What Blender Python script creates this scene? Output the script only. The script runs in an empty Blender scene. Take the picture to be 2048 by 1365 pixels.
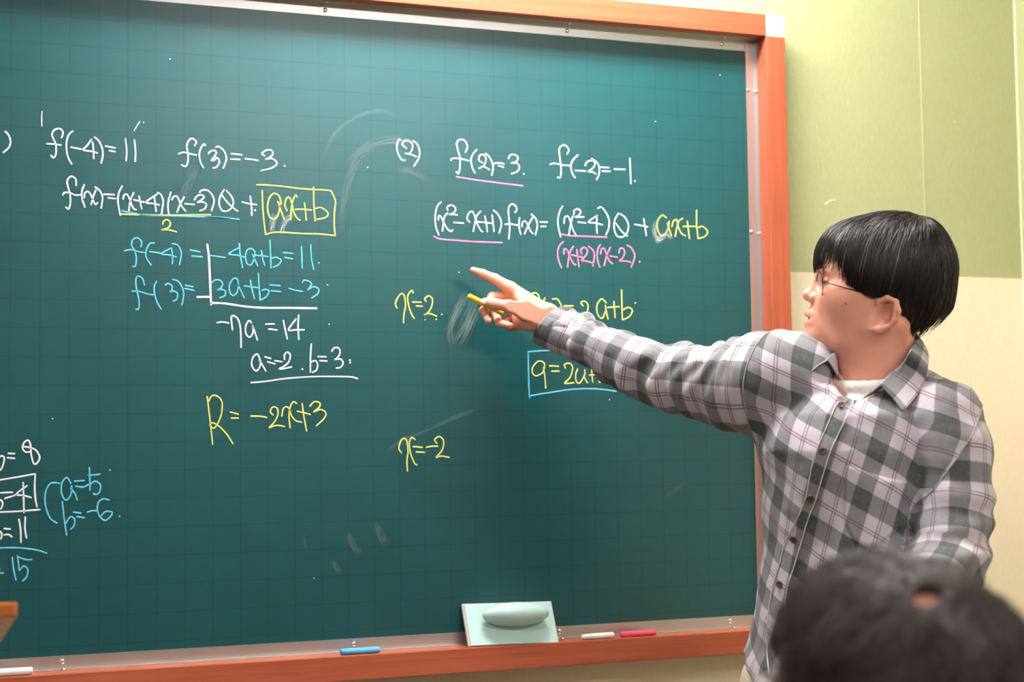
import bpy, bmesh, math, random
import numpy as np
from mathutils import Vector, Matrix
from mathutils.bvhtree import BVHTree

scene = bpy.context.scene
COL = scene.collection
Z0 = 2.04                                   # height of the board's first ruled line above the floor

# ------------------------------------------------------------------ camera
CAM_POS = np.array((-0.2599, -2.9664, Z0 - 0.7097))
CAM_R = np.array((0.9283, -0.3716, -0.0140)); CAM_R /= np.linalg.norm(CAM_R)
CAM_D = np.array((0.3717, 0.9263, 0.0610)); CAM_D -= CAM_R * (CAM_D @ CAM_R); CAM_D /= np.linalg.norm(CAM_D)
CAM_U = np.cross(CAM_R, CAM_D)
FPX = 3321.0                                # focal length in pixels of a 2048 px wide frame
cam_data = bpy.data.cameras.new('camera')
cam = bpy.data.objects.new('camera', cam_data)
COL.objects.link(cam)
cam.matrix_world = Matrix((
    (CAM_R[0], CAM_U[0], -CAM_D[0], CAM_POS[0]),
    (CAM_R[1], CAM_U[1], -CAM_D[1], CAM_POS[1]),
    (CAM_R[2], CAM_U[2], -CAM_D[2], CAM_POS[2]),
    (0, 0, 0, 1)))
cam_data.sensor_width = 36.0
cam_data.lens = 36.0 * FPX / 2048.0
cam_data.clip_start = 0.05
cam_data.dof.use_dof = True
cam_data.dof.focus_distance = 2.95
cam_data.dof.aperture_fstop = 3.2
scene.camera = cam


def at(px, py, depth):
    """A point of the room that the photograph shows at (px, py), at a depth along the view."""
    return CAM_POS + depth * (CAM_D + CAM_R * (px - 1024.0) / FPX - CAM_U * (py - 682.5) / FPX)


# ------------------------------------------------------------------ world, lights, exposure
world = bpy.data.worlds.new('world')
scene.world = world
world.use_nodes = True
world.node_tree.nodes['Background'].inputs['Color'].default_value = (1.0, 0.98, 0.95, 1)
world.node_tree.nodes['Background'].inputs['Strength'].default_value = 0.15

CEIL = 2.75
# ceiling lamps with twin tubes: x, y, length, distance between the tubes, turn, watts of each glowing tube
LAMPS = [(0.86, -0.415, 0.92, 0.125, math.radians(-8), 26.5),
         (1.40, -2.95, 1.25, 0.125, 0.0, 14.0),
         (-1.90, -2.30, 1.25, 0.125, 0.0, 21.0)]  # last one: unseen fill lamp, added to brighten the teacher's face from the left
LAMP_COLOR = (1.0, 0.985, 0.99)
scene.view_settings.view_transform = 'Standard'
scene.view_settings.look = 'None'
scene.view_settings.gamma = 1.0
scene.view_settings.use_curve_mapping = False
scene.view_settings.exposure = 1.08
scene.cycles.use_denoising = True


# ------------------------------------------------------------------ helpers
def srgb(r, g, b):
    f = lambda c: (c / 255.0 / 12.92) if c <= 10 else ((c / 255.0 + 0.055) / 1.055) ** 2.4
    return (f(r), f(g), f(b), 1.0)


def tag(o, label=None, cat=None, group=None, kind=None):
    if label: o['label'] = label
    if cat: o['category'] = cat
    if group: o['group'] = group
    if kind: o['kind'] = kind
    return o


def empty(name, loc):
    o = bpy.data.objects.new(name, None)
    o.location = loc
    o.empty_display_size = 0.1
    COL.objects.link(o)
    return o


def link_mesh(name, me, mat=None, parent=None, smooth=False):
    if mat is not None and len(me.materials) == 0:
        me.materials.append(mat)
    if smooth:
        me.polygons.foreach_set('use_smooth', [True] * len(me.polygons))
    o = bpy.data.objects.new(name, me)
    COL.objects.link(o)
    if parent is not None:
        o.parent = parent
        o.matrix_parent_inverse = Matrix.Identity(4) if parent.type == 'MESH' else Matrix.Translation(-world_loc(parent))
    return o


def world_loc(o):
    v = Vector((0, 0, 0))
    while o is not None:
        v = v + o.location if o.type == 'EMPTY' else v
        o = o.parent
    return v


def pydata(name, verts, faces, mat=None, parent=None, smooth=False):
    me = bpy.data.meshes.new(name)
    me.from_pydata([tuple(map(float, v)) for v in verts], [], [tuple(map(int, f)) for f in faces])
    me.update()
    return link_mesh(name, me, mat, parent, smooth)


def bm_obj(name, bm, mat=None, parent=None, smooth=False):
    me = bpy.data.meshes.new(name)
    bmesh.ops.recalc_face_normals(bm, faces=bm.faces)
    bm.to_mesh(me)
    bm.free()
    return link_mesh(name, me, mat, parent, smooth)


def add_box(bm, lo, hi, bevel=0.0, seg=2, mtx=None):
    b = bmesh.new()
    bmesh.ops.create_cube(b, size=1.0)
    for v in b.verts:
        v.co = Vector([lo[i] + (v.co[i] + 0.5) * (hi[i] - lo[i]) for i in range(3)])
    if bevel > 0:
        bmesh.ops.bevel(b, geom=b.edges[:], offset=bevel, segments=seg, profile=0.5, affect='EDGES')
    if mtx is not None:
        b.transform(mtx)
    me = bpy.data.meshes.new('tmp')
    b.to_mesh(me); b.free()
    bm.from_mesh(me)
    bpy.data.meshes.remove(me)


def box(name, lo, hi, mat, parent=None, bevel=0.0, mtx=None):
    bm = bmesh.new()
    add_box(bm, lo, hi, bevel, mtx=mtx)
    return bm_obj(name, bm, mat, parent)


def frame_axes(d):
    d = np.asarray(d, float); d = d / np.linalg.norm(d)
    ref = np.array((0, 0, 1.0)) if abs(d[2]) < 0.9 else np.array((1.0, 0, 0))
    a = np.cross(ref, d); a /= np.linalg.norm(a)
    return a, np.cross(d, a)


def tube_mesh(points, radii, seg=8, cap=True):
    """verts, faces of a round tube through points."""
    P = np.asarray(points, float); n = len(P)
    R = np.full(n, radii) if np.isscalar(radii) else np.asarray(radii, float)
    T = np.gradient(P, axis=0)
    T /= np.linalg.norm(T, axis=1)[:, None] + 1e-12
    a, _ = frame_axes(T[0])
    V = []; F = []
    for i in range(n):
        a = a - T[i] * (a @ T[i]); a /= np.linalg.norm(a)
        b = np.cross(T[i], a)
        for k in range(seg):
            t = 2 * math.pi * k / seg
            V.append(P[i] + R[i] * (a * math.cos(t) + b * math.sin(t)))
    for i in range(n - 1):
        for k in range(seg):
            k2 = (k + 1) % seg
            F.append((i * seg + k, i * seg + k2, (i + 1) * seg + k2, (i + 1) * seg + k))
    if cap:
        F.append(tuple(reversed(range(seg))))
        F.append(tuple((n - 1) * seg + k for k in range(seg)))
    return V, F


def merge(parts):
    V = []; F = []
    for v, f in parts:
        o = len(V)
        V.extend(v); F.extend([tuple(i + o for i in q) for q in f])
    return V, F


def catmull(pts, sub=5):
    P = [np.asarray(p, float) for p in pts]
    if len(P) < 3:
        n = 6
        return [P[0] + (P[-1] - P[0]) * i / n for i in range(n + 1)] if len(P) == 2 else P
    Q = [2 * P[0] - P[1]] + P + [2 * P[-1] - P[-2]]
    out = []
    for i in range(1, len(Q) - 2):
        for s in range(sub):
            t = s / sub
            out.append(0.5 * (2 * Q[i] + (Q[i + 1] - Q[i - 1]) * t + (2 * Q[i - 1] - 5 * Q[i] + 4 * Q[i + 1] - Q[i + 2]) * t * t
                              + (3 * Q[i] - Q[i - 1] - 3 * Q[i + 1] + Q[i + 2]) * t ** 3))
    out.append(P[-1])
    return out


class NT:
    """Short-hand for building a material's node tree."""
    def __init__(self, name):
        self.m = bpy.data.materials.new(name)
        self.m.use_nodes = True
        self.t = self.m.node_tree
        self.b = self.t.nodes['Principled BSDF']

    def n(self, kind, **kw):
        x = self.t.nodes.new(kind)
        for k, v in kw.items():
            setattr(x, k, v)
        return x

    def l(self, a, b):
        self.t.links.new(a, b)

    def math(self, op, a, b=None, c=None, clamp=False):
        x = self.n('ShaderNodeMath', operation=op, use_clamp=clamp)
        for i, v in enumerate((a, b, c)):
            if v is None: continue
            if hasattr(v, 'is_output'): self.l(v, x.inputs[i])
            else: x.inputs[i].default_value = v
        return x.outputs[0]

    def mix(self, fac, a, b, blend='MIX'):
        x = self.n('ShaderNodeMix', data_type='RGBA', blend_type=blend)
        for s, v in ((x.inputs['Factor'], fac), (x.inputs[6], a), (x.inputs[7], b)):
            if hasattr(v, 'is_output'): self.l(v, s)
            else: s.default_value = v
        return x.outputs[2]

    def noise(self, vec, scale, detail=2.0, rough=0.5):
        x = self.n('ShaderNodeTexNoise')
        x.inputs['Scale'].default_value = scale
        x.inputs['Detail'].default_value = detail
        x.inputs['Roughness'].default_value = rough
        if vec is not None: self.l(vec, x.inputs['Vector'])
        return x.outputs['Fac']

    def mapping(self, vec, scale):
        x = self.n('ShaderNodeMapping')
        x.inputs['Scale'].default_value = scale
        self.l(vec, x.inputs['Vector'])
        return x.outputs[0]

    def ramp(self, fac, stops):
        x = self.n('ShaderNodeValToRGB')
        e = x.color_ramp.elements
        while len(e) < len(stops): e.new(0.5)
        for i, (p, c) in enumerate(stops):
            e[i].position = p; e[i].color = c
        self.l(fac, x.inputs[0])
        return x.outputs[0]

    def bump(self, h, strength=0.2, dist=0.001):
        x = self.n('ShaderNodeBump')
        x.inputs['Strength'].default_value = strength
        x.inputs['Distance'].default_value = dist
        self.l(h, x.inputs['Height'])
        self.l(x.outputs[0], self.b.inputs['Normal'])

    def base(self, c, rough=None, metal=None, spec=None):
        if hasattr(c, 'is_output'): self.l(c, self.b.inputs['Base Color'])
        elif c is not None: self.b.inputs['Base Color'].default_value = c
        if rough is not None: self.b.inputs['Roughness'].default_value = rough
        if metal is not None: self.b.inputs['Metallic'].default_value = metal
        if spec is not None: self.b.inputs['Specular IOR Level'].default_value = spec
        return self.m

    def pos(self):
        return self.n('ShaderNodeNewGeometry').outputs['Position']


def plain(name, c, rough=0.5, metal=0.0, spec=0.5):
    return NT(name).base(c, rough, metal, spec)


def mat_wood(name, axis):
    t = NT(name)
    sc = [70.0, 70.0, 70.0]; sc[axis] = 3.0
    v = t.mapping(t.pos(), sc)
    g = t.noise(v, 1.0, 5.0, 0.6)
    big = t.noise(t.mapping(t.pos(), [s * 0.12 for s in sc]), 1.0, 2.0)
    c = t.ramp(g, [(0.30, srgb(160, 76, 48)), (0.52, srgb(182, 92, 63)), (0.75, srgb(192, 104, 76))])
    c = t.mix(t.math('MULTIPLY', big, 0.35), c, srgb(166, 78, 50))
    return t.base(c, 0.38, 0.0, 0.35)


def mat_board():
    t = NT('green_board_enamel')
    p = t.pos()
    s = t.n('ShaderNodeSeparateXYZ'); t.l(p, s.inputs[0])

    def rule(c, off):
        f = t.math('FRACT', t.math('DIVIDE', t.math('ADD', c, off), 0.05))
        d = t.math('ABSOLUTE', t.math('SUBTRACT', f, 0.5))
        return t.math('MULTIPLY', t.math('SUBTRACT', 0.024, d), 90.0, clamp=True)
    lx = rule(s.outputs[0], 0.025 + 5.0)
    lz = rule(s.outputs[2], 0.025 - Z0 + 5.0)
    line = t.math('MAXIMUM', lx, lz)
    dust = t.noise(t.mapping(p, (1.3, 1.0, 1.0)), 1.6, 4.0, 0.55)
    fine = t.noise(p, 420.0, 2.0)
    c = t.ramp(dust, [(0.3, srgb(6, 68, 72)), (0.7, srgb(10, 77, 81))])
    c = t.mix(t.math('MULTIPLY', fine, 0.04), c, srgb(90, 140, 130))
    c = t.mix(t.math('MULTIPLY', line, 0.42), c, srgb(6, 42, 46))
    t.bump(fine, 0.12, 0.0006)
    return t.base(c, 0.34, 0.0, 0.52)


def mat_wall():
    t = NT('two_tone_wallpaper')
    p = t.pos()
    s = t.n('ShaderNodeSeparateXYZ'); t.l(p, s.inputs[0])
    up = t.math('GREATER_THAN', s.outputs[2], Z0 - 0.3632)
    weave = t.noise(t.mapping(p, (520.0, 520.0, 60.0)), 1.0, 2.0)
    weave2 = t.noise(t.mapping(p, (90.0, 90.0, 700.0)), 1.0, 2.0)
    w = t.math('ADD', t.math('MULTIPLY', weave, 0.6), t.math('MULTIPLY', weave2, 0.4))
    cu = t.ramp(w, [(0.3, srgb(168, 170, 122)), (0.7, srgb(182, 184, 140))])
    cl = t.ramp(w, [(0.3, srgb(238, 223, 190)), (0.7, srgb(246, 234, 207))])
    t.bump(w, 0.25, 0.0006)
    return t.base(t.mix(up, cl, cu), 0.5, 0.0, 0.4)


def mat_chalk(name, c, edge):
    t = NT(name)
    n = t.noise(t.pos(), 900.0, 2.0)
    return t.base(t.mix(t.math('MULTIPLY', t.math('SUBTRACT', n, 0.42, clamp=True), 2.2, clamp=True), c, edge), 0.9, 0.0, 0.1)


def mat_smudge(name, c, strength, scale, stretch):
    """Chalk dust wiped thin: dust with gaps in it."""
    t = NT(name)
    u = t.n('ShaderNodeUVMap'); u.uv_map = 'UVMap'
    s = t.n('ShaderNodeSeparateXYZ'); t.l(u.outputs[0], s.inputs[0])
    across, along = s.outputs[0], s.outputs[1]
    n = t.noise(t.mapping(u.outputs[0], (stretch[0], stretch[1], 1)), scale, 4.0, 0.6)
    e1 = t.math('MULTIPLY', across, t.math('SUBTRACT', 1.0, across))
    e2 = t.math('MULTIPLY', along, t.math('SUBTRACT', 1.0, along))
    e = t.math('MULTIPLY', t.math('MULTIPLY', e1, 4.0, clamp=True), t.math('MULTIPLY', e2, 5.0, clamp=True))
    a = t.math('MULTIPLY', t.math('SUBTRACT', n, 0.40, clamp=True), 4.0, clamp=True)
    a = t.math('MULTIPLY', t.math('MULTIPLY', a, e), strength, clamp=True)
    t.l(a, t.b.inputs['Alpha'])
    return t.base(c, 0.95, 0.0, 0.1)


M = {
    'board': mat_board(),
    'wall': mat_wall(),
    'wood_x': mat_wood('red_wood_laminate_horizontal', 0),
    'wood_z': mat_wood('red_wood_laminate_vertical', 2),
    'alu': plain('brushed_aluminium', (0.56, 0.53, 0.52, 1), 0.38, 0.9),
    'rivet': plain('steel_rivet', (0.75, 0.72, 0.68, 1), 0.22, 1.0),
    'corner': plain('cream_corner_plastic', srgb(220, 192, 172), 0.4),
    'ceiling': plain('white_ceiling_board', srgb(235, 234, 228), 0.9),
    'side_wall': plain('cream_side_wall', srgb(150, 144, 126), 0.8),
    'floor': plain('grey_vinyl_floor', srgb(74, 68, 62), 0.45),
    'white_plastic': plain('white_plastic', srgb(238, 238, 236), 0.4),
    'chalk_white': mat_chalk('white_chalk', srgb(250, 244, 250), srgb(190, 205, 208)),
    'chalk_yellow': mat_chalk('yellow_chalk', srgb(244, 228, 118), srgb(190, 190, 110)),
    'chalk_blue': mat_chalk('blue_chalk', srgb(112, 206, 240), srgb(80, 160, 186)),
    'chalk_pink': mat_chalk('pink_chalk', srgb(250, 140, 186), srgb(200, 120, 160)),
}

WRITING = [
 ('white closing bracket at the left picture edge', 'white', '-94,-1597 -40,-1659 -6,-1764 -31,-1873 -122,-1967'),
 ('white equation f(-4)=11', 'white', '855,-1655 878,-1560 825,-1498 735,-1522 691,-1602 713,-1678 751,-1769 762,-1877 752,-1971 714,-2019 674,-1975;605,-1777 736,-1778 848,-1787;1047,-1527 983,-1586 938,-1728 946,-1914 984,-2037 1029,-2112;1013,-1814 1096,-1829 1194,-1842;1367,-1655 1292,-1771 1224,-1853 1353,-1870 1471,-1895;1386,-1707 1398,-1828 1406,-1997;1420,-1616 1489,-1674 1550,-1804 1562,-1929 1535,-2071;1608,-1765 1779,-1789;1675,-1840 1779,-1855;1955,-1609 1979,-1829 1968,-2006;2113,-1624 2133,-1821 2128,-2010'),
 ('short white vertical tick above f(-4)', 'white_thin', '523,-1209 515,-1318 520,-1472'),
 ('white equation f(3)=-3', 'white', '3189,-1668 3217,-1599 3157,-1547 3094,-1566 3046,-1673 3062,-1800 3069,-1927 3045,-2032 3006,-2055 2951,-2032;2896,-1837 2983,-1804 3093,-1822 3220,-1843;3383,-1658 3356,-1632 3300,-1707 3272,-1821 3291,-1964 3347,-2065;3438,-1799 3483,-1754 3547,-1742 3579,-1781 3539,-1855 3491,-1925 3555,-1910 3571,-1869 3611,-1883 3635,-1947 3586,-2037 3519,-2062;3571,-1677 3627,-1666 3716,-1733 3763,-1860 3739,-1974 3706,-2052;3852,-1782 4046,-1793;3844,-1885 4013,-1882;4111,-1861 4241,-1871 4347,-1882;4470,-1791 4421,-1753 4495,-1689 4593,-1679 4626,-1742 4560,-1819 4478,-1859 4592,-1833 4683,-1878 4690,-1942 4592,-2012 4403,-2067;4844,-1954'),
 ('white equation f(x)=(x+4)(x-3)Q+', 'white', '1105,-2489 1100,-2389 1052,-2336 992,-2347 950,-2427 970,-2534 1000,-2657 1008,-2781 993,-2874 970,-2911 930,-2880;880,-2662 910,-2622 1007,-2626 1097,-2661 1195,-2649;1245,-2468 1203,-2586 1210,-2726 1256,-2864;1245,-2693 1255,-2615 1308,-2589 1354,-2642 1399,-2749 1437,-2810 1475,-2777;1444,-2552 1399,-2671 1361,-2813;1429,-2501 1505,-2557 1558,-2680 1536,-2868;1581,-2624 1764,-2624;1657,-2684 1787,-2694;1899,-2462 1841,-2590 1825,-2732 1848,-2887 1868,-2988;1917,-2696 1933,-2625 1979,-2607 2017,-2661 2056,-2769 2102,-2862 2145,-2876;2102,-2571 2040,-2723 2017,-2896;2102,-2701 2287,-2736;2194,-2630 2241,-2856;2512,-2585 2318,-2735 2442,-2753 2551,-2773;2466,-2650 2496,-2893;2520,-2553 2582,-2589 2621,-2699 2606,-2842 2590,-2945;2758,-2534 2715,-2695 2707,-2822 2723,-2940;2777,-2672 2808,-2616 2863,-2605 2902,-2667 2949,-2777 3020,-2866;2997,-2608 2926,-2746 2870,-2891;3009,-2734 3178,-2743;3178,-2656 3234,-2582 3313,-2562 3353,-2601 3289,-2667 3234,-2701 3329,-2689 3396,-2727 3368,-2808 3281,-2851;3274,-2516 3330,-2474 3425,-2478 3505,-2562 3536,-2673 3488,-2843;3721,-2449 3649,-2572 3629,-2717 3680,-2827 3776,-2836 3857,-2772 3889,-2658 3841,-2548 3761,-2463;3681,-2555 3793,-2694 3921,-2802 3969,-2829;4051,-2660 4180,-2687 4318,-2697;4200,-2545 4221,-2725 4228,-2899;4290,-2800'),
 ('yellow boxed ax+b', 'yellow', '4320,-2333 4508,-2328 4837,-2343 5168,-2369 5670,-2376 5737,-2418 5787,-2514 5803,-2580;5811,-2592 5785,-2778 5779,-3024 5795,-3218;5795,-3218 5496,-3198 5162,-3201 4832,-3191 4634,-3198 4479,-3241;4422,-2434 4428,-2669 4443,-2911 4479,-3233;4777,-2671 4737,-2526 4638,-2478 4548,-2583 4519,-2746 4554,-2906 4636,-2960 4710,-2884 4744,-2737 4728,-2640;4711,-2625 4768,-2785 4833,-2958;4883,-2788 4843,-2684 4877,-2561 4934,-2542 4975,-2663 5016,-2824 5081,-2927 5131,-2953;5075,-2520 5042,-2497 4984,-2630 4963,-2793 4949,-2953;5041,-2758 5165,-2750 5348,-2759;5213,-2628 5232,-2783 5244,-2946;5388,-2326 5391,-2629 5414,-2956;5424,-2726 5533,-2706 5658,-2799 5616,-2883 5448,-2930'),
 ('yellow underline with a 2 below', 'yellow', '1880,-2965 2371,-2964 2859,-2945 3472,-2914;2614,-3118 2633,-3059 2702,-3036 2751,-3104 2702,-3185 2594,-3224 2702,-3214 2858,-3248'),
 ('blue underline below (x+4)(x-3)Q', 'blue', '1899,-2909 2023,-2930 2139,-2949 2293,-2971 2565,-2968 3154,-2960 3472,-2958 3828,-2964;3376,-2954 3695,-2963 3993,-2979'),
 ('blue equation f(-4)=-4a+b=11', 'blue', '2231,-3535 2235,-3437 2158,-3380 2081,-3422 2066,-3520 2120,-3617 2148,-3753 2129,-3881 2081,-3892;1937,-3618 2062,-3595 2177,-3625 2303,-3641;2464,-3465 2390,-3471 2322,-3591 2322,-3728 2409,-3860;2380,-3619 2565,-3639;2769,-3542 2584,-3652 2720,-3668 2857,-3703;2769,-3542 2789,-3695 2783,-3824;2785,-3462 2887,-3495 2942,-3632 2912,-3836;3103,-3567 3281,-3598;3133,-3676 3321,-3684;3458,-3655 3737,-3684;3987,-3501 3801,-3618 3962,-3638 4099,-3674;3992,-3420 4010,-3620 4050,-3860;4286,-3572 4221,-3509 4140,-3536 4107,-3649 4131,-3777 4204,-3807 4261,-3709 4282,-3596;4237,-3614 4285,-3725 4330,-3820;4294,-3628 4522,-3646;4400,-3536 4424,-3689 4460,-3809;4561,-3337 4571,-3604 4578,-3854;4587,-3676 4677,-3657 4767,-3703 4726,-3785 4627,-3836;4809,-3564 4994,-3575;4833,-3653 4986,-3676;5153,-3437 5159,-3652 5162,-3839;5327,-3402 5338,-3647 5379,-3857;5481,-3732'),
 ('blue equation start f(3)=', 'blue', '2289,-4219 2254,-4103 2177,-4062 2139,-4125 2148,-4281 2187,-4456 2196,-4593 2177,-4652 2142,-4648;2071,-4332 2196,-4335 2331,-4375 2447,-4392;2506,-4146 2463,-4235 2467,-4372 2515,-4528 2583,-4641;2657,-4211 2710,-4181 2778,-4228 2768,-4307 2739,-4337 2817,-4316 2876,-4364 2856,-4463 2797,-4494;2788,-4106 2896,-4147 2978,-4303 2974,-4461 2950,-4560;3013,-4207 3151,-4230;3003,-4263 3171,-4295'),
 ('blue equation 3a+b=-3', 'blue', '3480,-4161 3544,-4104 3640,-4102 3687,-4172 3639,-4253 3583,-4286 3671,-4268 3735,-4299 3726,-4378 3638,-4420;3976,-4198 3960,-4086 3896,-4059 3815,-4169 3815,-4313 3879,-4375 3951,-4310 3976,-4182;3968,-4174 4024,-4293 4080,-4411;4086,-4192 4332,-4222;4194,-4089 4226,-4256 4266,-4424;4341,-3952 4356,-4205 4371,-4446;4413,-4268 4478,-4251 4535,-4282 4493,-4379 4387,-4446;4552,-4166 4748,-4177;4576,-4273 4756,-4285;4912,-4222 5036,-4255 5168,-4272;5166,-4106 5202,-4065 5302,-4087 5335,-4143 5268,-4242 5368,-4183 5468,-4214 5459,-4303 5342,-4387'),
 ('white subtraction bracket and rule', 'white_thick', '3411,-3455 3440,-3697 3458,-4094 3477,-4547;3226,-4413 3438,-4408;3479,-4514 3734,-4522 4055,-4564 4378,-4587 4869,-4582 5432,-4580'),
 ('white equation -7a=14', 'white', '3586,-4871 3685,-4857 3797,-4874;3863,-4997 3845,-4759 3925,-4758 3981,-4837 4013,-5012 4020,-5314;4215,-4865 4167,-4826 4110,-4915 4109,-5058 4182,-5125 4239,-5041 4239,-4929;4231,-4913 4271,-5025 4319,-5176;4475,-4886 4638,-4879;4531,-4973 4686,-4991;4802,-4806 4834,-4970 4874,-5150;5041,-4781 4899,-4982 5031,-4983 5196,-4981;5091,-4708 5078,-4918 5091,-5157'),
 ('white underlined answer a=-2, b=3', 'white', '4364,-5522 4314,-5432 4233,-5503 4216,-5643 4292,-5738 4363,-5662 4374,-5542;4354,-5542 4414,-5642 4475,-5742;4456,-5482 4567,-5511;4506,-5571 4648,-5611;4639,-5551 4777,-5570;4823,-5530 4823,-5439 4885,-5394 4930,-5459 4894,-5579 4802,-5660 4719,-5697 4781,-5701 4955,-5664;5155,-5703;5326,-5237 5308,-5497 5306,-5759;5313,-5577 5401,-5547 5442,-5617 5420,-5719 5347,-5759;5453,-5471 5605,-5475;5484,-5546 5620,-5552;5715,-5372 5758,-5311 5842,-5310 5872,-5391 5819,-5494 5766,-5524 5882,-5514 5928,-5585 5881,-5666 5797,-5681;6061,-5533;6065,-5578;4200,-5952 4453,-5931 4903,-5871 5419,-5840 5942,-5839 6111,-5849 6206,-5879'),
 ('yellow remainder R=-2x+3', 'yellow', '3401,-6198 3430,-6434 3468,-6769 3497,-7061;3420,-6297 3490,-6188 3589,-6199 3668,-6298 3657,-6515 3587,-6692 3518,-6770 3449,-6710 3488,-6671 3607,-6731 3746,-6871 3865,-7050;3817,-6480 3967,-6521;3836,-6591 3966,-6592;4192,-6558 4369,-6563 4487,-6584;4603,-6541 4552,-6481 4593,-6401 4675,-6412 4694,-6522 4633,-6661 4530,-6770 4612,-6741 4693,-6731 4820,-6753;4766,-6562 4787,-6442 4838,-6392 4899,-6423 4940,-6543 5021,-6644 5134,-6675;5044,-6333 4982,-6303 4920,-6403 4899,-6563 4918,-6774;5053,-6474 5187,-6505 5301,-6536;5147,-6334 5176,-6565 5226,-6837;5291,-6385 5375,-6304 5478,-6325 5467,-6406 5363,-6490 5498,-6446 5592,-6507 5560,-6608 5413,-6744'),
 ('white b=8 at the left edge', 'white', '-267,-7445 -152,-7448 -104,-7359 -86,-7239 -134,-7208 -201,-7277 -267,-7445;-18,-7166 88,-7172;-34,-7240 88,-7252;340,-7145 262,-7144 213,-7063 261,-6963 320,-6954 349,-7045 359,-7186 399,-7338 448,-7348 502,-7249 447,-7127 349,-7075 242,-7054'),
 ('white boxed b=4 at the left edge', 'white', '-380,-7652 -151,-7617 138,-7573 429,-7525;429,-7525 420,-7730 430,-7931 460,-8092;-378,-8173 -149,-8165 140,-8160 509,-8140;-140,-7837 58,-7832;-73,-7934 42,-7901 120,-7873;297,-7723 197,-7795 116,-7873 236,-7890 362,-7929;229,-7666 236,-7886 243,-8183;-264,-7953 -150,-7956 -111,-7997 -130,-8096 -225,-8133'),
 ('white b=11 at the left edge', 'white', '-80,-8446 22,-8459;-80,-8555 -13,-8548 45,-8590;160,-8294 189,-8465 196,-8688;266,-8257 261,-8447 287,-8618;-262,-8470 -147,-8494 -118,-8554 -146,-8623 -261,-8639'),
 ('blue rule and 15 at the left edge', 'blue', '-375,-8767 -146,-8772 85,-8776 278,-8797 472,-8834 624,-8890;53,-8938 76,-9138 116,-9328;139,-8912 159,-9062 173,-9162 240,-9095 308,-9147 299,-9267 231,-9347;162,-8942 278,-8987 379,-8991;-259,-9114 -144,-9129;-258,-9193 -144,-9198 -86,-9201'),
 ('blue bracketed a=5, b=-6', 'blue', '837,-7695 703,-7686 625,-7775 590,-7935 616,-8137 685,-8300 793,-8380;1028,-7703 959,-7601 880,-7680 864,-7841 910,-7963 969,-7981 1028,-7886 1038,-7744;1018,-7784 1098,-7887 1133,-7989;1087,-7664 1256,-7658;1107,-7750 1236,-7769 1320,-7730;1339,-7430 1346,-7629 1348,-7828;1320,-7567 1415,-7565 1520,-7551;1348,-7731 1436,-7672 1526,-7735 1516,-7857 1456,-7906 1406,-7885;881,-8007 911,-8286 955,-8590;941,-8388 1019,-8280 1089,-8322 1079,-8433 1024,-8492;1069,-8200 1197,-8218;1128,-8277 1257,-8301;1307,-8207 1396,-8183 1486,-8192;1681,-8004 1576,-7985 1496,-8039 1476,-8161 1516,-8284 1607,-8358 1697,-8300 1727,-8219 1616,-8206 1536,-8285;1858,-8294;1692,-7483'),
 ('white question number (2)', 'white', '7092,-1352 7049,-1354 7012,-1482 7037,-1615 7106,-1728 7176,-1733;7204,-1508 7126,-1442 7153,-1373 7241,-1360 7319,-1415 7318,-1516 7264,-1603;7177,-1604 7291,-1618 7395,-1655;7337,-1355 7416,-1410 7467,-1542 7448,-1677 7350,-1837'),
 ('white equation f(2)=3', 'white', '8393,-1518 8439,-1405 8378,-1289 8279,-1281 8219,-1349 8240,-1484 8280,-1618 8282,-1771 8262,-1908 8235,-1935 8205,-1902;8095,-1687 8140,-1651 8301,-1651 8462,-1680;8628,-1455 8555,-1536 8508,-1657 8533,-1810 8586,-1909;8742,-1705 8670,-1658 8690,-1563 8772,-1550 8816,-1625 8787,-1729 8714,-1801 8659,-1821 8768,-1781 8886,-1835;8808,-1519 8889,-1587 8955,-1720 8959,-1823 8930,-1936;8960,-1712 9079,-1689 9189,-1705;9069,-1740 9179,-1769;9282,-1592 9329,-1521 9430,-1516 9485,-1573 9437,-1653 9336,-1681 9465,-1678 9510,-1762 9462,-1842 9342,-1890;9600,-1878'),
 ('pink underline below f(2)=3', 'pink', '8207,-2004 8620,-2048 9073,-2083 9578,-2117'),
 ('white equation f(-2)=-1', 'white', '10527,-1442 10568,-1363 10518,-1285 10435,-1272 10363,-1352 10372,-1515 10393,-1688 10390,-1863 10360,-1919 10314,-1910;10158,-1667 10252,-1641 10417,-1665 10570,-1669;10763,-1447 10655,-1555 10605,-1678 10638,-1829 10696,-1903;10698,-1761 10924,-1761;10914,-1652 10963,-1573 11083,-1545 11130,-1608 11081,-1698 10984,-1765 11079,-1775 11150,-1809;11060,-1506 11178,-1584 11224,-1691 11210,-1824 11160,-1919;11225,-1669 11436,-1670;11283,-1744 11464,-1741;11549,-1693 11792,-1686;11901,-1455 11906,-1703 11913,-1963;12002,-1908'),
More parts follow.
